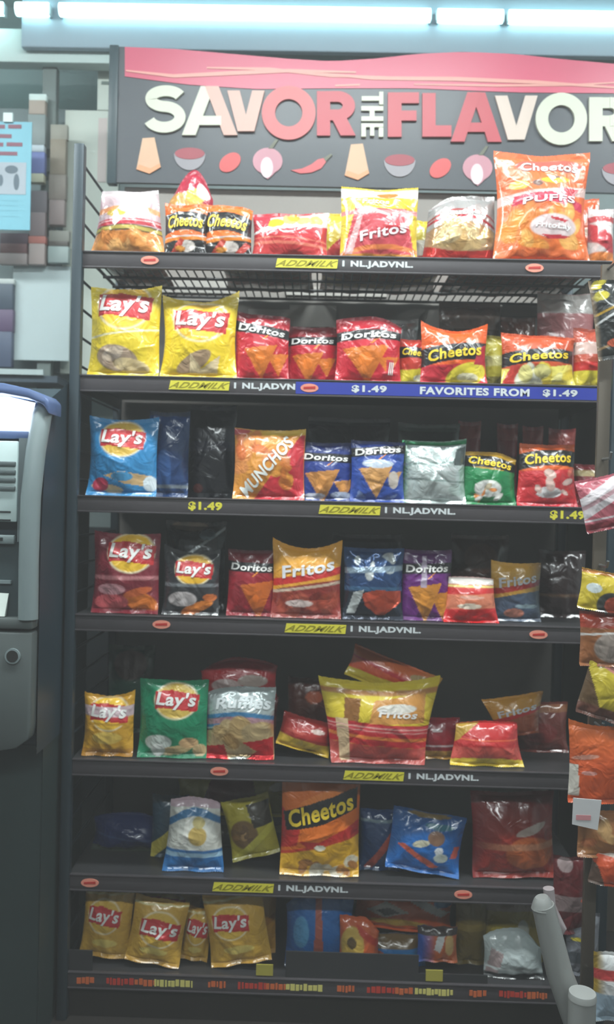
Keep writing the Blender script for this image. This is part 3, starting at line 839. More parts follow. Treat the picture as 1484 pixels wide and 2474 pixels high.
o, tx = cheetos((206, 160, 50), (28, 128, 72), cv=.8, th=.15, pic=[('v', .05, .66, (30, 132, 76), -.1), ('e', .45, .3, .26, .16, (226, 226, 220)), ('s', 8, 31, .25, .8, .1, .35, .1, ((226, 140, 70), (236, 232, 226), (206, 190, 160)))], slope=-8)
bag('green snack bag with a yellow top and a white dish picture', G, 1122, 1250, 1088, 2, .03, o, tx, T=.055, ears=(-.02, -.16))
o, tx = cheetos((232, 104, 44), (204, 40, 52), cv=.78, th=.17, pic=[('v', -1, .58, (206, 44, 52), .05), ('e', .5, .22, .22, .09, (236, 230, 230)), ('s', 10, 33, .1, .9, .2, .55, .1, ((226, 110, 90), (236, 200, 190), (214, 60, 60))), ('v', -1, .08, (196, 34, 50))], slope=4)
bag('red and orange snack bag with yellow lettering at the right of the third shelf', G, 1256, 1397, 1070, 2, .02, o, tx, T=.06, bottom=.1)
bag('dark red snack bag with a beige cap at the right end of the third shelf', G, 1392, 1480, 1120, 2, .06, [('b', (130, 40, 46)), ('v', .72, .86, (190, 168, 120)), ('v', .3, .5, (190, 44, 50))], T=.05)
for i, (p, q, lab) in enumerate(((1105, 1160, 'behind the green bag'), (1200, 1250, 'second from left'), (1262, 1312, 'behind the red and orange bag'), (1325, 1390, 'rightmost of the back row'))):
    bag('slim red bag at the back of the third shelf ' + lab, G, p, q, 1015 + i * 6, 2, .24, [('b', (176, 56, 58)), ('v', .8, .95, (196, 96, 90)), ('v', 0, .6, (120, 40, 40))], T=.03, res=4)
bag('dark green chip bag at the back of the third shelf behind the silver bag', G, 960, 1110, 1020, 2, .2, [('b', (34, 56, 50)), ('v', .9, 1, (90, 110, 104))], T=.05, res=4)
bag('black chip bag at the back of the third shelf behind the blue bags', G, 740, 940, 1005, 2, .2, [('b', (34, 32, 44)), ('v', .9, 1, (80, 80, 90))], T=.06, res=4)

# ================= shelf 4
G = 'snack bags on the fourth shelf'
pic = [('e', .75, .14, .26, .13, (216, 116, 40), -25), ('e', .7, .27, .22, .05, (206, 100, 50), 15), ('e', .3, .14, .26, .1, (206, 90, 96)), ('v', .42, .47, (190, 120, 124)), ('e', .3, .3, .22, .07, (196, 140, 146)), ('v', -1, .05, (130, 20, 40))]
o, tx = lays((128, 34, 50), pic, .58, .76, .34, tint=(246, 196, 50))
bag('maroon potato chip bag with an orange chip picture, leftmost on the fourth shelf', G, 215, 380, 1288, 3, .015, o, tx, T=.06, ears=(.02, 0))
pic = [('e', .62, .12, .3, .08, (222, 128, 50), 20), ('e', .85, .28, .12, .06, (206, 110, 50)), ('e', .36, .25, .26, .12, (206, 196, 196)), ('v', .45, .5, (120, 124, 128))]
o, tx = lays((50, 50, 54), pic, .55, .72, .33, tint=(240, 186, 50))
bag('black potato chip bag with a round logo on the fourth shelf', G, 388, 527, 1334, 3, .02, o, tx, T=.055, ears=(.12, .05))
bag('dark foil chip bag with a silver slanted edge behind the black potato chip bag', G, 392, 540, 1258, 3, .12, [('b', (40, 44, 48)), ('v', .66, .7, (170, 176, 178), .5), ('e', .4, .95, .3, .06, (150, 130, 110)), ('e', .7, .85, .14, .06, (120, 140, 150))], T=.05, mt=FOIL)
o, tx = doritos((150, 26, 42), .72, ((.62, .27, .36), (.6, .25, .2)), -2, (206, 104, 36), (70, 14, 24))
bag('deep red tortilla chip bag with an orange chip on the fourth shelf', G, 545, 665, 1328, 3, .03, o, tx, T=.05)
o, tx = fritos((226, 160, 52), (150, 54, 46), .68, 10, [curl_chips(16, 41, .06, .34, .11, ((170, 70, 50), (190, 90, 70), (140, 48, 40))), ('e', .4, .2, .2, .05, (230, 206, 200)), ('v', .4, .44, (206, 180, 160), .14)])
bag('gold and brown corn chip bag with two raised corners on the fourth shelf', G, 653, 824, 1316, 3, .015, o, tx, T=.06, ears=(.08, .07), sag=.06)
bag('dark blue chip bag with silver glints and a large red chip on the fourth shelf', G, 828, 975, 1324, 3, .02,
    [('b', (40, 72, 118)), ('v', -1, .4, (34, 40, 56)), ('v', .4, .46, (70, 110, 150)), ('p', [(.3, .36), (.55, .42), (.97, .4), (.98, .25), (.68, .06), (.58, .06), (.36, .2)], (206, 84, 58)), ('p', [(.05, .08), (.16, .38), (.34, .42), (.2, .08)], (214, 218, 218)), ('s', 7, 43, .2, .8, .6, .92, .1, ((206, 214, 218), (160, 180, 196), (226, 230, 230))), ('v', .66, .74, (150, 168, 184), .05)],  # silver highlights painted in along with the silver print marks
    T=.055, mt=FOIL, crease=1.6)
o, tx = doritos((104, 34, 118), .72, ((.45, .28, .34), (.8, .24, .24)), 2, (206, 134, 50), (60, 20, 70))
o += [('p', [(.36, .46), (.5, .46), (.5, .92), (.4, .92)], (176, 160, 180))]
bag('purple tortilla chip bag with a golden chip', G, 970, 1092, 1328, 3, .03, o, tx, T=.05)
bag('low bright red snack bag with white and yellow top stripes, beside the purple bag', G, 1080, 1202, 1394, 3, .015, [('b', (206, 46, 48)), ('v', .84, 1, (214, 206, 200)), ('v', .76, .82, (236, 214, 130)), ('v', .3, .62, (222, 128, 96), .04), ('e', .45, .36, .24, .06, (240, 220, 200)), ('e', .5, .55, .26, .04, (230, 170, 150)), ('v', -1, .26, (206, 28, 34), .04)], T=.06, bottom=.22, ears=(-.03, -.06))
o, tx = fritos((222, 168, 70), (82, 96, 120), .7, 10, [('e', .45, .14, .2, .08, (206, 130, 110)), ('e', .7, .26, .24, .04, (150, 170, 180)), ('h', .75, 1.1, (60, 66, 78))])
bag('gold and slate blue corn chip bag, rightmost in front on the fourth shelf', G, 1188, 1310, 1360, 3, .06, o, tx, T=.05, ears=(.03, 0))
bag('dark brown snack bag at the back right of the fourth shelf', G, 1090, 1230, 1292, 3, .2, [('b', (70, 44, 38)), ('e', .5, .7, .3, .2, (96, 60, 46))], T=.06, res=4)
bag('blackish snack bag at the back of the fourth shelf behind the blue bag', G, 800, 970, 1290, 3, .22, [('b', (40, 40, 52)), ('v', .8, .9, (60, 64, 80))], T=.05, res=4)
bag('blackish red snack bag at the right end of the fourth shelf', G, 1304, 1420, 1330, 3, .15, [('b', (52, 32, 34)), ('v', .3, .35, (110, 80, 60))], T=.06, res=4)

# ================= shelf 5
G = 'snack bags on the fifth shelf'
o, tx = lays((214, 160, 46), [('e', .5, .3, .3, .1, (226, 190, 90)), ('v', -1, .12, (186, 130, 40)), ('v', .64, .8, (206, 180, 186)), ('v', .5, .54, (200, 150, 40))], .52, .7, .38)
bag('golden potato chip bag with raised corners, leftmost on the fifth shelf', G, 193, 318, 1678, 4, .015, o, tx, T=.055, ears=(0, .05), sag=.06)
pic = [('e', .3, .2, .2, .1, (206, 214, 206)), ('e', .55, .1, .24, .06, (206, 180, 130), 10), ('e', .75, .2, .14, .07, (206, 166, 120)), ('e', .9, .1, .1, .08, (206, 176, 130)), ('e', .3, .1, .1, .09, (230, 232, 226))]
o, tx = lays((24, 134, 94), pic, .55, .74, .31, tint=(226, 190, 90))
bag('green potato chip bag with an oval logo on the fifth shelf', G, 328, 497, 1646, 4, .015, o, tx, T=.06, ears=(.0, 0), waist=.03)
bag('snack bag of round tan chips with a blue wave and shiny red base', G, 490, 662, 1662, 4, .02,
    [('b', (196, 206, 206)), ('v', .48, .66, (70, 140, 190), 0, -.3), ('v', .52, .6, (196, 150, 160), 0, -.3), ('v', .43, .46, (40, 50, 60), 0, -.3), ('v', .02, .45, (206, 176, 130), 0, -.35), chips(11, 51, .12, .42, .18, .1, .9), ('p', [(0, 0), (.35, 0), (.28, .2), (0, .16)], (206, 30, 40)), ('p', [(.62, 0), (1, 0), (1, .3), (.55, .24), (.75, .12)], (206, 30, 40))],
    [('Ruffles', .55, .8, .8, .17, (222, 228, 230), 0, .09, .03)], T=.065, mt=FOIL, ears=(-.12, -.02))
bag('red snack bag lying on its side on top behind the tan chip bag', G, 478, 668, 1602, 4, .14, [('b', (176, 40, 46)), ('v', .5, .9, (190, 46, 52)), ('e', .35, .35, .2, .2, (206, 180, 176)), ('e', .7, .5, .2, .16, (190, 170, 160))], T=.06, yb=1690, ears=(-.35, -.1), sag=-.1)
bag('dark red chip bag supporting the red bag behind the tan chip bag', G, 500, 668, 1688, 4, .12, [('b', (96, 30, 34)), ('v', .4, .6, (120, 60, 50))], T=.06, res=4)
o = [('b', (170, 48, 44)), ('v', -1, .34, (206, 170, 56), -.06), ('e', .7, .7, .14, .07, (226, 200, 190)), ('v', .36, .4, (150, 40, 40)), ('e', .3, .55, .2, .05, (200, 90, 80))]
bag('red snack bag with a yellow base slumped beside the tan chip bag', G, 664, 812, 1726, 4, .05, o, T=.06, tilt=-14)
bag('large yellow and red corn chip bag in the middle of the fifth shelf', G, 782, 1046, 1652, 4, .015,
    [('b', (226, 200, 60)), ('p', [(.2, .8), (.34, .8), (.3, .5), (.16, .5)], (150, 100, 50)), ('v', .84, .9, (190, 130, 70)), ('v', .22, .5, (200, 40, 50), -.08), ('v', .3, .34, (226, 130, 60), -.08), ('p', [(.46, .78), (.9, .86), (.94, .5), (.4, .5)], (214, 150, 76)), ('e', .66, .68, .18, .06, (226, 220, 210)), ('v', .38, .48, (206, 60, 70), -.06), ('v', -1, .22, (186, 74, 66), -.08), ('p', [(.1, .02), (.2, .02), (.2, .55), (.08, .55)], (222, 190, 150)), ('v', .44, .455, (236, 180, 170), -.08), ('v', .4, .41, (236, 180, 170), -.08)],
    [('Fritos', .68, .62, .36, .09, (230, 226, 222), -4, .06)], T=.08, ears=(.04, .09), sag=.03, bottom=-.28)
bag('red and orange corn chip bag slanting across behind the large yellow bag', G, 830, 1072, 1562, 4, .085, [('b', (226, 92, 50)), ('v', .5, .62, (206, 34, 44), -.3), ('v', .7, 1, (216, 110, 60)), ('v', -1, .34, (222, 196, 60), .1), ('e', .8, .7, .14, .14, (190, 160, 110)), ('h', .75, 1, (180, 140, 60))], T=.05, tilt=-20, yb=1712)
bag('dark red and yellow snack bag in shade right of the large yellow bag', G, 1000, 1112, 1738, 4, .07, [('b', (150, 30, 44)), ('v', -1, .2, (190, 140, 60)), ('v', .3, .36, (206, 180, 180)), ('e', .5, .7, .12, .04, (206, 190, 190))], T=.05)
bag('red snack bag with a rounded yellow base near the right of the fifth shelf', G, 1098, 1262, 1748, 4, .02, [('b', (196, 50, 52)), ('v', .2, .45, (206, 84, 74), 0, -.2), ('v', -1, .2, (226, 196, 64), 0, -.3), ('v', .58, .61, (226, 110, 70)), ('p', [(0, .5), (.2, .8), (.4, 1), (0, 1)], (190, 150, 60))], T=.065, ears=(-.1, -.04), bottom=.2)
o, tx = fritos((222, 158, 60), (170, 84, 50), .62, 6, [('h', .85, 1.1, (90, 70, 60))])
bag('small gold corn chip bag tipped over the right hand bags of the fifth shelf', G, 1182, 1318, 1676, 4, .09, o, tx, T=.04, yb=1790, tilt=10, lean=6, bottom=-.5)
bag('dull red brown snack bag at the right end of the fifth shelf', G, 1236, 1376, 1700, 4, .15, [('b', (120, 50, 40)), ('v', .8, .95, (150, 90, 50)), ('e', .5, .4, .3, .2, (136, 44, 40))], T=.06)
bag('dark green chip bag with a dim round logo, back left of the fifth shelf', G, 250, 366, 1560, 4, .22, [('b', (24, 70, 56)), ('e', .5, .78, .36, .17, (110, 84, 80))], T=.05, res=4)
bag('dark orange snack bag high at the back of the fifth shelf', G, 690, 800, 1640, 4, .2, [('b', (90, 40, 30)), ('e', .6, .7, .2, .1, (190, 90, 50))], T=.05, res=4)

# ================= shelf 6
G = 'snack bags on the sixth shelf'
bag('dark blue chip bag lying low at the left of the sixth shelf', G, 212, 395, 1985, 5, .12, [('b', (26, 42, 90)), ('v', .4, .45, (50, 70, 110), -.2), ('v', -1, .12, (60, 70, 60))], T=.09, ears=(-.1, -.3), sag=-.1)
bag('white chip bag with blue top and base and a potato picture', G, 396, 532, 1932, 5, .02,
    [('b', (222, 222, 214)), ('v', .88, 1.2, (206, 180, 190)), ('v', .76, .87, (54, 120, 170), .05, -.6), ('e', .58, .5, .17, .13, (206, 176, 100)), ('e', .6, .68, .12, .08, (206, 190, 130)), ('p', [(.28, .36), (.38, .36), (.42, .72), (.34, .72)], (240, 238, 230)), ('v', -1, .3, (40, 112, 176)), ('v', .2, .26, (160, 196, 220))],
    T=.06, bottom=.22, ears=(-.06, -.1))
bag('yellow cornered chip bag peeking out left of the white and blue bag', G, 360, 450, 1925, 5, .1, [('b', (40, 70, 90)), ('v', .2, .45, (196, 180, 70), .5)], T=.04)
bag('yellow green chip bag tilted beside the white and blue bag', G, 526, 676, 1920, 5, .08, [('b', (190, 176, 60)), ('e', .35, .42, .3, .24, (130, 100, 60)), ('s', 8, 61, .15, .55, .28, .55, .08, ((160, 120, 70), (120, 90, 60), (190, 150, 100))), ('v', .16, .3, (206, 196, 74), .5), ('p', [(.6, .5), (1, .5), (1, .9), (.5, .9)], (60, 54, 44))], T=.05, tilt=14)
bag('yellow and dark red chip bag lying across the top behind the tilted bag', G, 420, 704, 1876, 5, .15, [('b', (170, 156, 60)), ('p', [(.2, .2), (.55, .05), (.72, .4), (.66, .9), (.3, .9)], (100, 36, 40)), ('e', .9, .7, .08, .1, (226, 220, 210)), ('h', .9, 1, (130, 40, 44))], T=.07, yb=1975, ears=(-.15, .1))
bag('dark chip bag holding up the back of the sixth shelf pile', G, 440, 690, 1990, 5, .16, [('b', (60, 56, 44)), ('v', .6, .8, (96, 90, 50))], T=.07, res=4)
bag('tall orange cheese snack bag with slanted yellow name on the sixth shelf', G, 674, 868, 1880, 5, .015,
    [('b', (222, 112, 34)), ('e', .5, .76, .3, .06, (232, 130, 50), 20), ('p', [(0, .34), (.5, .36), (1, .56), (1, .36), (.4, .26), (0, .46)], (196, 44, 40)), ('p', [(0, .66), (0, .25), (.2, .3), (.25, .5)], (196, 44, 40)), ('p', [(.02, .62), (.3, .7), (.96, .88), (.97, .68), (.5, .52), (.06, .44)], K_), ('v', -1, .3, (232, 176, 44), .22), ('v', .3, .33, (206, 60, 40), .22), ('s', 12, 65, .1, .95, .03, .18, .09, ((206, 140, 60), (226, 214, 190), (180, 120, 60))), ('e', .5, .3, .07, .03, (240, 234, 214))],
    [('Cheetos', .5, .655, .86, .17, (240, 206, 60), 17, .1)], T=.07, sag=.0, ears=(.0, .0), waist=.02)
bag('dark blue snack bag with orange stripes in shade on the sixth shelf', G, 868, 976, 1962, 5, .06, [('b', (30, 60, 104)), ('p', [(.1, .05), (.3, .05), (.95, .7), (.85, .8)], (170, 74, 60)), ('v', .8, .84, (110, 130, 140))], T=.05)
bag('bright blue snack bag with an orange slanted stripe along its base', G, 930, 1130, 1958, 5, .025, [('b', (30, 104, 180)), ('g', .6, 1, (28, 70, 120)), ('p', [(.1, .42), (.18, .46), (.72, .14), (.6, .1)], (206, 96, 72)), ('e', .42, .5, .12, .06, (206, 200, 176), 15), ('e', .62, .62, .12, .12, (130, 96, 76)), ('e', .68, .42, .06, .07, (230, 232, 236)), ('e', .72, .3, .1, .08, (206, 214, 206)), ('p', [(.85, .3), (.95, .3), (.98, .5), (.9, .5)], (190, 84, 70)), ('e', .5, .95, .3, .04, (120, 100, 60)), ('e', .65, .8, .2, .05, (40, 110, 130))], T=.06, tilt=-8)
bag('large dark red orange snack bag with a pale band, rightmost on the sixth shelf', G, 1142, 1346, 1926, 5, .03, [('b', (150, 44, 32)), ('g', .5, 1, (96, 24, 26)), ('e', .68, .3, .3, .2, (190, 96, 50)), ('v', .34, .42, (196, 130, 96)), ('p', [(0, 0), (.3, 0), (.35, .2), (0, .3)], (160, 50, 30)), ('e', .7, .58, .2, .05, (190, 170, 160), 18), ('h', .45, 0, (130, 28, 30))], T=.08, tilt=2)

# ================= shelf 7 (bottom)
G = 'snack bags on the bottom shelf'
def gold(dx=0.5, cv=.62, r=.3): return lays((212, 166, 62), [('e', .5, .22, .26, .06, (232, 206, 110)), ('g', 0.1, -.1, (180, 126, 40)), ('v', .9, .93, (236, 220, 160), .06)], dx, cv, r, tint=(222, 180, 70))
o, tx = gold(.45, .6, .33)
bag('golden potato chip bag, leftmost in front on the bottom shelf', G, 186, 318, 2148, 6, .03, o, tx, T=.05, tilt=-3.5, ears=(.02, 0), zadd=.01)
o, tx = gold(.55, .56, .36)
bag('golden potato chip bag leaning to the right, second on the bottom shelf', G, 296, 452, 2172, 6, .015, o, tx, T=.055, tilt=-8)
o, tx = gold(.5, .62, .4)
bag('narrow golden chip bag squeezed between two wider golden bags', G, 432, 512, 2196, 6, .05, o, tx, T=.04, tilt=-6)
o, tx = gold(.42, .6, .3)
bag('golden potato chip bag leaning to the left beside the blue bags', G, 478, 656, 2152, 6, .02, o, tx, T=.06, tilt=10)
bag('pale gold chip bag behind the front row at the far left of the bottom shelf', G, 196, 270, 2168, 6, .1, [('b', (196, 170, 100)), ('v', .4, .6, (220, 214, 200)), ('v', .1, .2, (220, 220, 214))], T=.04)
o, tx = gold(.5, .7, .3)
bag('golden chip bag standing behind between the first and second golden bags', G, 280, 480, 2146, 6, .12, o, [], T=.06)
bag('golden chip bag at the back beside the blue striped bag', G, 560, 664, 2132, 6, .1, [('b', (196, 144, 52)), ('v', .86, .94, (220, 200, 170)), ('v', .3, .4, (180, 124, 44), .3), ('e', .6, .1, .2, .06, (150, 50, 40))], T=.05)
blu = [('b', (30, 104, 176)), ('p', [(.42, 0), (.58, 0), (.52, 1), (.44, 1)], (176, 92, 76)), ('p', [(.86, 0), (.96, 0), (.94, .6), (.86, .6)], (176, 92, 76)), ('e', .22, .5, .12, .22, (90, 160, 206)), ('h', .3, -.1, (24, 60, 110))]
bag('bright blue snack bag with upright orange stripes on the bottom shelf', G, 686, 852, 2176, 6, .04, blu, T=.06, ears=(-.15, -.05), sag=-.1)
bag('orange and tan snack bag with a yellow round emblem on the bottom shelf', G, 818, 916, 2222, 6, .02, [('b', (206, 96, 50)), ('e', .32, .5, .3, .34, (206, 170, 80)), ('e', .3, .56, .12, .1, (90, 70, 40)), ('p', [(.4, .9), (1, .6), (1, .45), (.5, .7)], (196, 60, 40)), ('v', -1, .2, (170, 150, 140))], T=.045, ears=(0, -.3))
bag('orange and white snack bag lying across the blue bags of the bottom shelf', G, 852, 1100, 2160, 6, .09, [('b', (206, 92, 44)), ('p', [(.1, .5), (.3, .75), (.55, .55), (.3, .35)], (200, 196, 190)), ('p', [(.2, .52), (.34, .62), (.46, .5), (.3, .4)], (80, 80, 84)), ('e', .72, .75, .14, .12, (222, 96, 34)), ('p', [(.55, .8), (.6, .95), (1, .55), (.9, .45)], (206, 206, 206)), ('e', .9, .8, .1, .12, (50, 120, 176)), ('e', .45, .25, .3, .1, (200, 160, 70))], T=.07, yb=2262, tilt=-4, ears=(-.3, .0), sag=-.1)
bag('blue snack bag with orange patches under the orange and white bag', G, 880, 1030, 2268, 6, .06, [('b', (36, 116, 180)), ('v', .6, 1, (120, 96, 60)), ('e', .3, .3, .2, .16, (60, 84, 80)), ('e', .7, .3, .2, .2, (50, 140, 200)), ('p', [(0, 0), (.2, 0), (.3, .5), (0, .6)], (180, 80, 50))], T=.06)
bag('small blue and orange snack bag in front of the low fence plate', G, 1008, 1106, 2246, 6, .03, [('b', (190, 96, 50)), ('h', .45, .1, (50, 90, 176)), ('p', [(.4, .4), (.55, .3), (.7, .8), (.5, .8)], (206, 206, 206)), ('e', .8, .5, .12, .3, (206, 170, 110)), ('v', .75, 1, (60, 50, 50))], T=.04, zadd=.03)
bag('dull olive snack bag standing in shade on the bottom shelf', G, 1100, 1176, 2170, 6, .08, [('b', (110, 92, 40)), ('v', .5, .6, (130, 110, 50))], T=.04)
bag('olive yellow chip bag at the right of the bottom shelf', G, 1150, 1312, 2172, 6, .1, [('b', (150, 130, 50)), ('v', .78, .92, (150, 130, 120)), ('e', .7, .45, .1, .2, (190, 190, 180)), ('e', .4, .5, .2, .05, (190, 170, 70))], T=.05)
bag('pale silver white snack bag slumped at the right of the bottom shelf', G, 1172, 1318, 2270, 6, .02, [('b', (196, 206, 206)), ('p', [(0, 0), (.2, 0), (.3, .6), (.1, .7)], (170, 150, 150)), ('v', .18, .24, (226, 232, 232), -.1), ('v', -1, .12, (40, 44, 46))], T=.06, ears=(-.1, -.5), sag=-.15)

# ------------------------------------------------------------------ hanging bag stand at the right
def stand():
    Y = -0.22
    c = at(1458, 1000, Y)
    t = thing('hanging_rack', 'slim stand of hanging snack bags at the right edge', 'hanging rack', (c[0], Y, 0))
    post = mat((96, 88, 78), 0.4, 0.3, var=0.1)
    zt = at(1458, 640, Y)[2]
    mb = MB(); mb.box(c[0] - 0.013, c[0] + 0.013, Y - 0.006, Y + 0.006, 0.03, zt)
    mb.build('pole', post, t, bevel=0.002)
    mb = MB(); mb.box(c[0] - 0.1, c[0] + 0.3, Y - 0.02, Y + 0.16, 0.0, 0.03)
    mb.build('base_plate', BLACK, t, bevel=0.004)
    first = None
    for y in (650, 1110, 1365, 1480, 1585, 1745, 1990, 2050):
        z = at(1458, y, Y)[2]
        if first is None:
            mb = MB(); mb.tube([(c[0], Y - 0.006, 0), (c[0], Y - 0.05, 0.0), (c[0], Y - 0.056, 0.012)], 0.003, 8)
            first = mb.build('hook', mat((150, 150, 150), 0.3, 0.7), t, smooth=True); o = first
        else:
            o = first.copy(); COL.objects.link(o)
        o.location.z = z
    G = 'snack bags hanging at the right edge'
    H = lambda lab, x0, x1, yt, yb, ops, dY=-0.075, **k: bag(lab, G, x0, x1, yt, 0, Y + dY, ops, yb=yb, T=k.pop('T', .035), **k)
    H('black hanging snack bag with yellow patches and silver edges', 1424, 1590, 655, 872,
      [('b', (40, 42, 42)), ('s', 7, 71, .0, .4, .78, 1, .1, ((206, 190, 60), (190, 176, 60), (60, 60, 56))), ('v', .6, .63, (200, 200, 200), .35), ('v', .66, .69, (190, 150, 50), .25), ('v', .22, .25, (150, 120, 80), .2), ('e', .3, .2, .14, .05, (206, 96, 66)), ('h', .08, 0, (150, 130, 110))], tilt=8)
    H('pink and white hanging snack bag with a toothed lower edge', 1392, 1570, 1128, 1292, [('b', (196, 104, 118)), ('v', .5, .9, (216, 206, 210), .5), ('v', .62, .7, (190, 150, 158), .4), ('v', -1, .16, (130, 44, 54)), ('v', .2, .24, (226, 210, 214))], tilt=14)
    H('yellow and silver hanging snack bag with a dark round mark', 1398, 1560, 1374, 1492, [('b', (200, 176, 50)), ('e', .2, .55, .12, .12, (206, 214, 214)), ('e', .5, .2, .22, .3, (60, 62, 60)), ('e', .55, .2, .14, .2, (190, 84, 60)), ('v', .9, 1, (170, 110, 50))], tilt=-8)
    H('brown and grey hanging snack bag with a red top', 1404, 1560, 1480, 1612, [('b', (150, 92, 52)), ('v', .7, 1, (180, 66, 44)), ('e', .5, .35, .3, .28, (150, 136, 128)), ('v', .6, .64, (206, 200, 196), .1)], dY=-.068)
    H('yellow hanging snack bag with a slanted toothed edge', 1392, 1560, 1586, 1760, [('b', (190, 170, 50)), ('v', .8, 1, (200, 130, 120), -.3), ('p', [(0, 0), (.5, 0), (.05, .7), (0, .8)], (90, 66, 40)), ('v', -1, .2, (96, 56, 44))], tilt=-16)
    H('bright orange hanging snack bag with a pointed top corner', 1376, 1560, 1760, 1945, [('b', (206, 88, 44)), ('g', .5, 1, (206, 104, 48)), ('e', .2, .6, .18, .03, (216, 150, 130), 8), ('e', .25, .4, .1, .03, (216, 150, 140)), ('p', [(0, .1), (.14, .1), (.1, .5), (0, .5)], (196, 190, 180))], ears=(.08, -.3), sag=0)
    H('tan and brown hanging snack bag below the white price card', 1398, 1560, 1965, 2075, [('b', (150, 100, 60)), ('s', 8, 75, .1, .9, .1, .9, .14, ((176, 130, 80), (160, 96, 60), (190, 150, 100)))], dY=-.068)
    H('orange red hanging snack bag under the tan and brown one', 1424, 1570, 2052, 2160, [('b', (196, 80, 46)), ('v', .8, 1, (206, 190, 180), -.1), ('p', [(0, 0), (.3, 0), (.1, .5), (0, .6)], (80, 60, 50))], tilt=-10)
    H('dark red hanging snack bag beside the white leaning handle', 1338, 1430, 2075, 2260, [('b', (96, 34, 38)), ('v', .3, .5, (130, 110, 110)), ('e', .8, .45, .1, .03, (226, 110, 90)), ('e', .3, .9, .2, .1, (160, 140, 140))], dY=.03)
    H('grey snack bag with yellow glints low on the stand', 1370, 1452, 2215, 2360, [('b', (120, 122, 130)), ('e', .3, .6, .2, .03, (226, 206, 70)), ('e', .6, .5, .2, .03, (226, 186, 70)), ('v', .2, .4, (90, 96, 104))], dY=.03)
    H('white snack bag with yellow side and red print at the bottom right corner', 1436, 1570, 2310, 2472, [('b', (206, 206, 206)), ('h', .2, .05, (170, 140, 50)), ('v', .6, .75, (180, 60, 60)), ('v', .0, .4, (150, 170, 186))], dY=-.09)
    a, b = at(1386, 1928, Y - .1), at(1452, 2006, Y - .1)
    mb = MB(); mb.prism([(a[0], a[2]), (b[0], a[2] - 0.003), (b[0] - 0.006, b[2]), (a[0] - 0.001, b[2] + 0.01)], Y - 0.1, Y - 0.098)
    card = mb.build('price_card', mat((205, 204, 206), 0.5), None)
    tag(card, 'white price card with red print on the hanging stand', 'price card')
    mb = MB(); mb.box(a[0] + 0.006, a[0] + 0.035, Y - 0.1006, Y - 0.1, (a[2] + b[2]) / 2 - 0.012, (a[2] + b[2]) / 2 - 0.002)
    mb.build('print', mat((205, 140, 145), 0.5), card)
stand()

# white leaning handle and canister at the lower right
def handle():
    Y = -0.34
    P = [at(x, y, Y) for x, y in ((1312, 2186), (1330, 2260), (1352, 2350), (1385, 2440))]
    d = P[3] - P[2]
    P.append(P[3] + d * ((P[3][2] - 0.03) / -d[2]))
    t = thing('broom_handle', 'pale grey tube handle leaning at the lower right', 'handle', (P[-1][0], Y, 0))
    m = mat((142, 144, 142), 0.45, var=0.05)
    mb = MB(); mb.tube(P, 0.022, 18, r2=0.029)
    mb.build('tube', m, t, smooth=True)
    mb = MB()
    c = P[0]
    mb.tube([tuple(c + np.array([0, 0, -0.006])), tuple(c + np.array([-0.001, 0, 0.004])), tuple(c + np.array([-0.002, 0, 0.012])), tuple(c + np.array([-0.003, 0, 0.016]))], 0.0225, 18, r2=0.012)
    mb.build('end_cap', m, t, smooth=True)
    mb = MB(); mb.box(P[-1][0] - 0.05, P[-1][0] + 0.05, Y - 0.04, Y + 0.04, 0.0, 0.035)
    mb.build('foot', m, t, bevel=0.008)
    h0 = [at(x, y, Y + .02) for x, y in ((1326, 2146), (1330, 2190), (1346, 2225), (1356, 2242), (1346, 2258), (1334, 2252))]
    mb = MB(); mb.tube(h0, 0.011, 12)
    mb.build('hanger_loop', mat((160, 150, 152), 0.4), t, smooth=True)
    Y2 = -0.42
    c = at(1418, 2416, Y2)
    r = 33 * (Y2 + 2) / F_PX
    k = thing('canister', 'pale grey round canister at the bottom right corner', 'canister', (c[0], Y2, 0))
    mb = MB(); mb.tube([(c[0], Y2 + r, 0.0), (c[0], Y2 + r, c[2] - 0.012)], r, 28)
    mb.build('body', m, k, smooth=True)
    mb = MB(); mb.tube([(c[0], Y2 + r, c[2] - 0.012), (c[0], Y2 + r, c[2] - 0.002), (c[0], Y2 + r, c[2])], r * 1.03, 28, r2=r * 0.97)
    mb.build('lid', mat((156, 158, 156), 0.45), k, smooth=True)
handle()

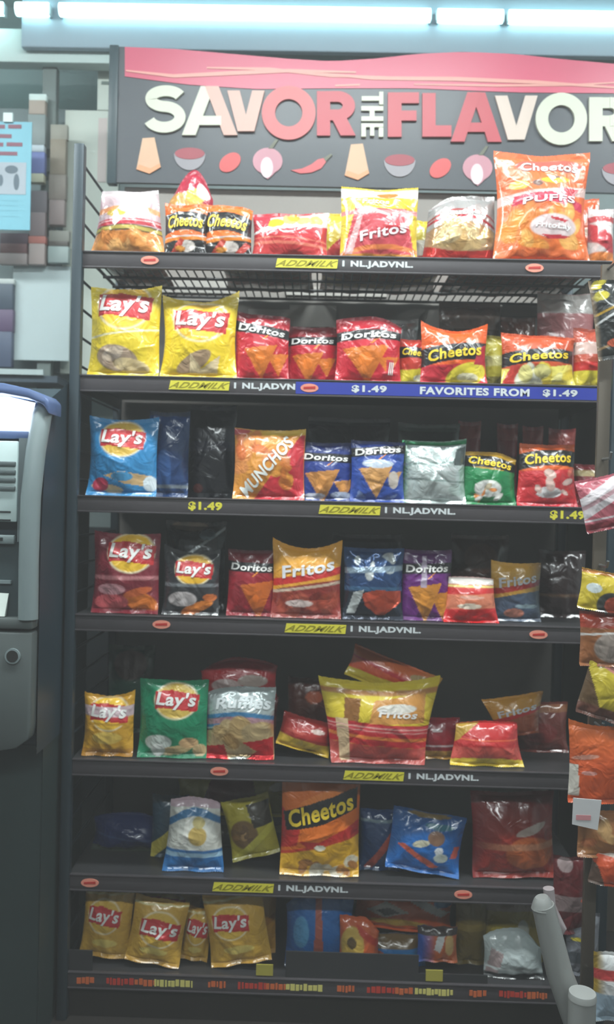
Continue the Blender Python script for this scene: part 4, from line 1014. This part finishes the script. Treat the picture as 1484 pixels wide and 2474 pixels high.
# ------------------------------------------------------------------ cash machine
def atm():
    YF = -0.19
    xr = at(92, 1300, YF)[0]
    xl = xr - 0.52
    z = lambda py: at(60, py, YF)[2]
    X = lambda px: at(px, 1300, YF)[0]
    t = thing('cash_machine', 'grey cash machine with a glowing screen left of the rack', 'cash machine', ((xl + xr) / 2, -0.05, 0))
    side = mat((40, 56, 66), 0.42, var=0.1, scale=6, name='dark_machine_body')
    grey = mat((128, 142, 144), 0.42, var=0.04, name='machine_grey_plastic')
    grey2 = mat((84, 92, 92), 0.45, var=0.04)
    pale = mat((205, 226, 226), 0.4)
    dark = mat((60, 74, 78), 0.4)
    ztop = z(925)
    # body: side profile extruded across
    def profile(name, pts, x0, x1, m, bevel=0.0, seg=3):
        n = len(pts)
        mb = MB()
        vs = [(x0, p[0], p[1]) for p in pts] + [(x1, p[0], p[1]) for p in pts]
        fs = [tuple(range(n)), tuple(range(2 * n - 1, n - 1, -1))] + [(i, (i + 1) % n, (i + 1) % n + n, i + n) for i in range(n)]
        mb.add(vs, fs)
        return mb.build(name, m, t, bevel=bevel, seg=seg)
    zb = z(1815)
    profile('pedestal', [(YF + 0.08, 0), (0.2, 0), (0.2, zb + 0.02), (YF + 0.08, zb + 0.02)], xl + 0.005, xr - 0.004, mat((44, 58, 58), 0.5, var=0.12, scale=9), 0.006)
    profile('cabinet', [(YF + 0.03, zb), (0.2, zb), (0.2, ztop + 0.01), (0.08, ztop + 0.02), (-0.0, ztop + 0.012), (YF + 0.06, ztop - 0.04), (YF + 0.05, z(1080)), (YF + 0.03, z(1300))], xl, xr, side, 0.012)
    # lower door
    mb = MB()
    zt, zl = z(1526), z(1822)
    pts = [(xl + 0.004, zl), (xr - 0.10, zl + 0.002), (xr - 0.035, zl + 0.014), (xr - 0.008, zl + 0.034), (xr - 0.004, zl + 0.06), (xr - 0.004, zt), (xl + 0.004, zt)]
    mb.prism(pts, YF - 0.012, YF + 0.032)
    mb.build('door', grey2, t, bevel=0.006)
    c = (X(42), z(1583))
    mb = MB(); mb.tube([(c[0], YF - 0.0165, c[1]), (c[0], YF - 0.011, c[1])], 0.0165, 24)
    lk = mb.build('lock_ring', grey, t, smooth=True)
    mb = MB(); mb.tube([(c[0], YF - 0.0175, c[1]), (c[0], YF - 0.0164, c[1])], 0.0125, 20)
    mb.build('lock', mat((58, 60, 60), 0.4, 0.5), t, smooth=True)
    # receipt shelf above the door
    mb = MB(); mb.box(xl + 0.004, xr - 0.004, YF - 0.012, YF + 0.032, z(1519), z(1492))
    mb.build('ledge', grey2, t, bevel=0.005)
    # curved grey pillar at the right of the front
    ps = [(X(72), YF - 0.0, z(1495)), (X(72), YF - 0.004, z(1350)), (X(75), YF - 0.006, z(1200)), (X(80), YF + 0.006, z(1090)), (X(84), YF + 0.03, z(1000)), (X(86), YF + 0.05, z(965))]
    mb = MB(); mb.tube(ps, 0.021, 18)
    mb.build('pillar', grey, t, smooth=True)
    # fascia plates
    mb = MB(); mb.box(xl + 0.01, X(62), YF + 0.012, YF + 0.05, z(1492), z(1310))
    mb.build('recess', dark, t)
    mb = MB(); mb.box(xl + 0.06, X(38), YF + 0.002, YF + 0.013, z(1262), z(1066))
    kp = mb.build('key_panel', pale, t, bevel=0.003)
    mb = MB(); mb.box(X(38), X(62), YF + 0.008, YF + 0.05, z(1310), z(1058))
    mb.build('panel_edge', mat((110, 122, 126), 0.4), t)
    for y in (1121, 1141, 1160, 1180):
        mb = MB(); mb.box(X(-26), X(35), YF - 0.004, YF + 0.0025, z(y + 6), z(y - 5))
        mb.build('function_key', mat((96, 108, 110), 0.35), t, bevel=0.002)
    for y0, y1 in ((1240, 1236), (1260, 1256)):
        mb = MB(); mb.box(X(-60), X(24), YF + 0.0005, YF + 0.003, z(y0), z(y1))
        mb.build('card_slot', mat((40, 46, 48), 0.4), t)
    mb = MB(); mb.box(xl + 0.06, X(34), YF + 0.0, YF + 0.012, z(1316), z(1294))
    mb.build('cash_tray', grey, t, bevel=0.003)
    mb = MB(); mb.box(X(-8), X(7), YF - 0.001, YF + 0.0, z(1308), z(1300))
    mb.build('cash_slot', mat((40, 46, 48), 0.4), t)
    mb = MB(); mb.box(xl + 0.06, X(26), YF + 0.004, YF + 0.013, z(1412), z(1404))
    mb.build('slot_bar', grey, t)
    mb = MB(); mb.add([(X(-30), YF + 0.006, z(1434)), (X(21), YF + 0.006, z(1436)), (X(17), YF - 0.006, z(1490)), (X(-30), YF - 0.006, z(1490)), (X(-30), YF + 0.009, z(1434)), (X(21), YF + 0.009, z(1436)), (X(17), YF + 0.003, z(1490)), (X(-30), YF + 0.003, z(1490))],
                      [(0, 1, 2, 3), (4, 7, 6, 5), (0, 4, 5, 1), (1, 5, 6, 2), (2, 6, 7, 3), (3, 7, 4, 0)])
    mb.build('receipt', mat((226, 236, 230), 0.6), t)
    # screen under a hood
    hoodm = mat((92, 114, 160), 0.35)  # blue glow of the screen put into the hood and sill colour
    mb = MB()
    top = [(-500, 915), (-150, 918), (0, 926), (60, 938), (98, 952), (112, 966)]
    y0, y1 = YF + 0.02, YF + 0.12
    mb.prism([(X(p), z(q)) for p, q in top] + [(X(112), z(1000)), (X(96), z(975)), (X(60), z(962)), (X(0), z(952)), (X(-500), z(945))], YF + 0.0, YF + 0.09)
    mb.build('hood', hoodm, t, bevel=0.005)
    mb = MB(); mb.prism([(X(-400), z(952)), (X(0), z(955)), (X(70), z(970)), (X(52), z(1036)), (X(-400), z(1038))], YF + 0.034, YF + 0.05)
    mb.build('screen', mat((225, 238, 255), 0.3, emit=8.0, name='lit_screen'), t)
    mb = MB(); mb.box(xl + 0.02, X(62), YF + 0.012, YF + 0.05, z(1060), z(1040))
    mb.build('screen_sill', hoodm, t, bevel=0.004)
    mb = MB(); mb.prism([(X(70), z(968)), (X(98), z(985)), (X(80), z(1050)), (X(56), z(1050))], YF + 0.02, YF + 0.05)
    mb.build('screen_cheek', mat((110, 128, 160), 0.35), t, bevel=0.004)
atm()

# ------------------------------------------------------------------ back wall things left of the rack
def wallthings():
    def card(name, label, cat, p, Y, th, m, bevel=0.0):
        a, b = at(p[0], p[1], Y), at(p[2], p[3], Y)
        mb = MB(); mb.box(a[0], b[0], Y, Y + th, b[2], a[2])
        o = mb.build(name, m, None, bevel=bevel)
        if label: tag(o, label, cat)
        return o
    def sub(name, par, p, Y, th, m):
        a, b = at(p[0], p[1], Y), at(p[2], p[3], Y)
        mb = MB(); mb.box(a[0], b[0], Y, Y + th, b[2], a[2]); o = mb.build(name, m, None); o.parent = par; return o
    pale = mat((214, 222, 212), 0.55, var=0.05)
    # pale board next to the sign
    Y = 0.70
    o = card('wall_board', 'tall pale board on the wall between sign and dark upright', 'board', (158, 266, 276, 905), Y, 0.02, pale)
    sub('board_strip', o, (237, 160, 277, 266), Y, 0.02, pale)
    sub('pink_edge', o, (238, 285, 256, 440), Y - 0.002, 0.002, mat((214, 200, 196), 0.55))
    sub('screw', o, (245, 196, 265, 203), Y - 0.004, 0.004, mat((120, 136, 130), 0.5))
    # gondola behind the cash machine
    Y = 0.66
    g = thing('wall_shelving', 'slotted wall shelving behind the cash machine', 'shelving', (at(60, 890, Y)[0], Y, 0))
    steel = mat((112, 124, 122), 0.5, 0.2, var=0.1)
    a, b = at(104, 160, Y), at(122, 880, Y)
    mb = MB(); mb.box(a[0], b[0], Y, Y + 0.03, 0, a[2])
    mb.build('slotted_upright', steel, g)
    slot = mat((50, 62, 62), 0.6)
    for y in (370, 425, 480, 560, 590, 652, 705, 775, 840):
        sub('slot', g, (106, y - 11, 121, y + 11), Y - 0.001, 0.001, slot).matrix_parent_inverse = Matrix.Translation(-g.location)
    a, b = at(-700, 895, Y), at(160, 930, Y)
    mb = MB(); mb.box(a[0], at(168, 895, Y)[0], Y - 0.12, Y, a[2] - 0.03, a[2] - 0.01)
    mb.build('shelf', mat((70, 84, 96), 0.5), g)
    a, b = at(-700, 893, Y - .13), at(104, 906, Y - .13)
    mb = MB(); mb.box(a[0], b[0], Y - 0.13, Y - 0.12, b[2], b[2] + 0.016)
    mb.build('shelf_rail', mat((190, 205, 206), 0.4), g)
    a, b = at(-700, 160, Y + .1), at(160, 900, Y + .1)
    mb = MB(); mb.box(a[0], b[0], Y + 0.1, Y + 0.11, b[2], a[2] - 0.12)
    mb.build('back_sheet', mat((128, 144, 146), 0.6, var=0.25, scale=3), g)
    a = at(240, 1275, Y + 0.02)
    mb = MB(); mb.box(-2.9, XL + 0.3, Y + 0.035, Y + 0.07, 0.0, a[2])
    mb.build('lower_panel', mat((40, 46, 50), 0.6, var=0.2, scale=6), g)
    card('blank_card', 'large pale blank card hanging above the cash machine', 'card', (32, 641, 166, 872), Y - 0.01, 0.006, mat((190, 206, 208), 0.5, var=0.04))
    # packages hanging on the shelving
    brown = mat((150, 134, 116), 0.6, var=0.3, scale=14)
    def pack(label, p, Y, cols, cat='package'):
        a, b = at(p[0], p[1], Y), at(p[2], p[3], Y)
        t = thing('hanging_package', label, cat, ((a[0] + b[0]) / 2, Y, b[2]), 'packages hanging on the wall shelving')
        n = len(cols)
        zs = [a[2] + (b[2] - a[2]) * q for q, _ in cols] + [b[2]]
        for i, (q, c) in enumerate(cols):
            mb = MB(); ins = 0.002 if i % 2 else 0
            mb.box(a[0] + ins, b[0] - ins, Y - (0.006 if i else 0), Y + 0.018, zs[i + 1], zs[i])
            mb.build('header_card' if i == 0 else 'panel', mat(c, 0.5, var=0.12, scale=20), t, bevel=0.002)
        return t
    pack('tall brown package with a white header card, right of the blue poster', (70, 226, 108, 442), Y - 0.03, [(0, (222, 236, 232)), (.08, (176, 160, 148)), (.24, (140, 150, 150)), (.58, (196, 206, 214)), (.66, (120, 132, 190)), (.9, (206, 204, 180))])
    pack('long brown package hanging in front of the slotted upright', (122, 300, 158, 545), Y - 0.03, [(0, (160, 156, 144)), (.15, (146, 134, 118)), (.5, (140, 130, 122)), (.75, (150, 134, 132))])
    pack('pinkish package hanging below the tall brown package', (72, 460, 110, 640), Y - 0.03, [(0, (122, 116, 122)), (.3, (150, 134, 136)), (.62, (206, 130, 120)), (.72, (196, 180, 176))])
    pack('dark red package below the blue poster', (0, 562, 66, 640), Y - 0.03, [(0, (110, 92, 104)), (.35, (140, 104, 106)), (.65, (180, 168, 166))])
    pack('navy package at the left edge beside the pale blank card', (-40, 672, 30, 888), Y - 0.03, [(0, (190, 198, 196)), (.06, (70, 84, 100)), (.35, (96, 80, 110)), (.6, (80, 92, 116))])
    pack('grey package hanging between the brown package and the pale blank card', (118, 556, 166, 636), Y - 0.03, [(0, (150, 150, 142)), (.35, (96, 90, 86)), (.5, (170, 186, 184))])
    # blue poster
    Y = 0.5
    o = card('poster', 'light blue poster with dark red lines of text and a photo', 'poster', (-90, 292, 72, 556), Y, 0.003, mat((122, 186, 204), 0.5, var=0.04))
    tr = mat((140, 90, 106), 0.6)
    for words, y in ((((-80, -30), (-22, 12), (20, 52)), 306), (((-60, -20), (-10, 28)), 329), (((-84, -40), (-32, 8), (16, 54)), 349), (((-60, -18), (-8, 42)), 371)):
        for x0, x1 in words:      # the words are too blurred to read: one soft mark each
            a, b = at(x0, y - 5, Y), at(x1, y + 5, Y)
            mb = MB(); mb.box(a[0], b[0], Y - 0.0008, Y, b[2], a[2])
            mb.build('word_mark', tr, None).parent = o
    sub('photo', o, (-88, 390, 62, 470), Y - 0.001, 0.001, mat((168, 178, 188), 0.5, var=0.1, scale=12))
    for (cx, cy, rx, ry) in ((28, 410, 16, 10), (40, 440, 7, 20), (2, 436, 6, 14)):
        c = at(cx, cy, Y); k = (Y + 2) / F_PX
        mb = MB(); mb.prism([(c[0] + rx * k * math.cos(i * math.pi / 8), c[2] + ry * k * math.sin(i * math.pi / 8)) for i in range(16)], Y - 0.0016, Y - 0.001)
        mb.build('photo_figure', mat((96, 112, 124), 0.6), None).parent = o
    for y in (484, 496, 508, 522):
        sub('text_line', o, (-80, y - 1, 44, y + 1), Y - 0.0005, 0.0005, mat((100, 158, 176), 0.6))
    a = at(20, 275, Y); b = at(34, 293, Y)
    sub('clip', o, (8, 272, 30, 294), Y - 0.006, 0.008, mat((214, 232, 230), 0.4))
    c = at(10, 300, Y + .02)
wallthings()

# dark shelving unit that goes on to the right of the rack
def side_unit():
    x0 = XR + 0.05
    t = thing('shelving_unit', 'dark olive shelving unit standing right of the snack rack', 'shelving unit', (x0 + 0.4, 0.4, 0))
    m = mat((74, 68, 60), 0.6, var=0.2, scale=5)
    zt = at(1470, 690, 0.4)[2]
    mb = MB(); mb.box(XR - 0.0, x0 + 0.8, 0.5, 0.53, 0.0, zt)
    mb.build('back_panel', m, t)
    mb = MB(); mb.box(XR + 0.06, XR + 0.085, 0.2, 0.5, 0.0, zt)
    mb.build('side_panel', m, t)
side_unit()

# bags lying flat on the wire deck of the top shelf, seen through it from below
def lying():
    G = 'snack bags lying on the wire deck'
    for i, (x0, x1, lab, col, col2) in enumerate(((230, 386, 'dark red bag lying flat on the wire deck at its left end', (120, 44, 44), (176, 90, 60)),
            (524, 760, 'brown bag lying flat on the wire deck behind the squat red bag', (110, 70, 52), (150, 60, 50)),
            (770, 1080, 'red bag lying flat on the wire deck behind the yellow and pink bag', (140, 48, 42), (206, 160, 60)),
            (1090, 1440, 'deep red bag lying flat on the wire deck behind the large orange bag', (130, 44, 40), (170, 70, 50)))):
        Y = 0.14
        sc = (Y + 2) / F_PX
        w, h, T = (x1 - x0) * sc * .98, 0.25, 0.035
        c = at((x0 + x1) / 2, 600, Y)
        root = thing('snack_bag', lab, 'snack bag', (c[0], Y + h, SZ[0] + T * .62), G)
        root.rotation_euler = (math.radians(90), 0, 0)
        S = bag_shape(w, h, T, 90 + i)
        ops = [('b', col), ('v', .3, .6, col2, .1), ('s', 6, i, .1, .9, .1, .9, .07, (col2, (190, 170, 120), col))]
        for nm, va, vb, n in (('pouch', .05, .95, 24), ('top_seal', .95, 1, 2), ('bottom_seal', 0, .05, 2)):
            o = bpy.data.objects.new(nm, grid_mesh(nm, S, ops, w, h, va, vb, 40, n, FILM)); COL.objects.link(o); o.parent = root
lying()
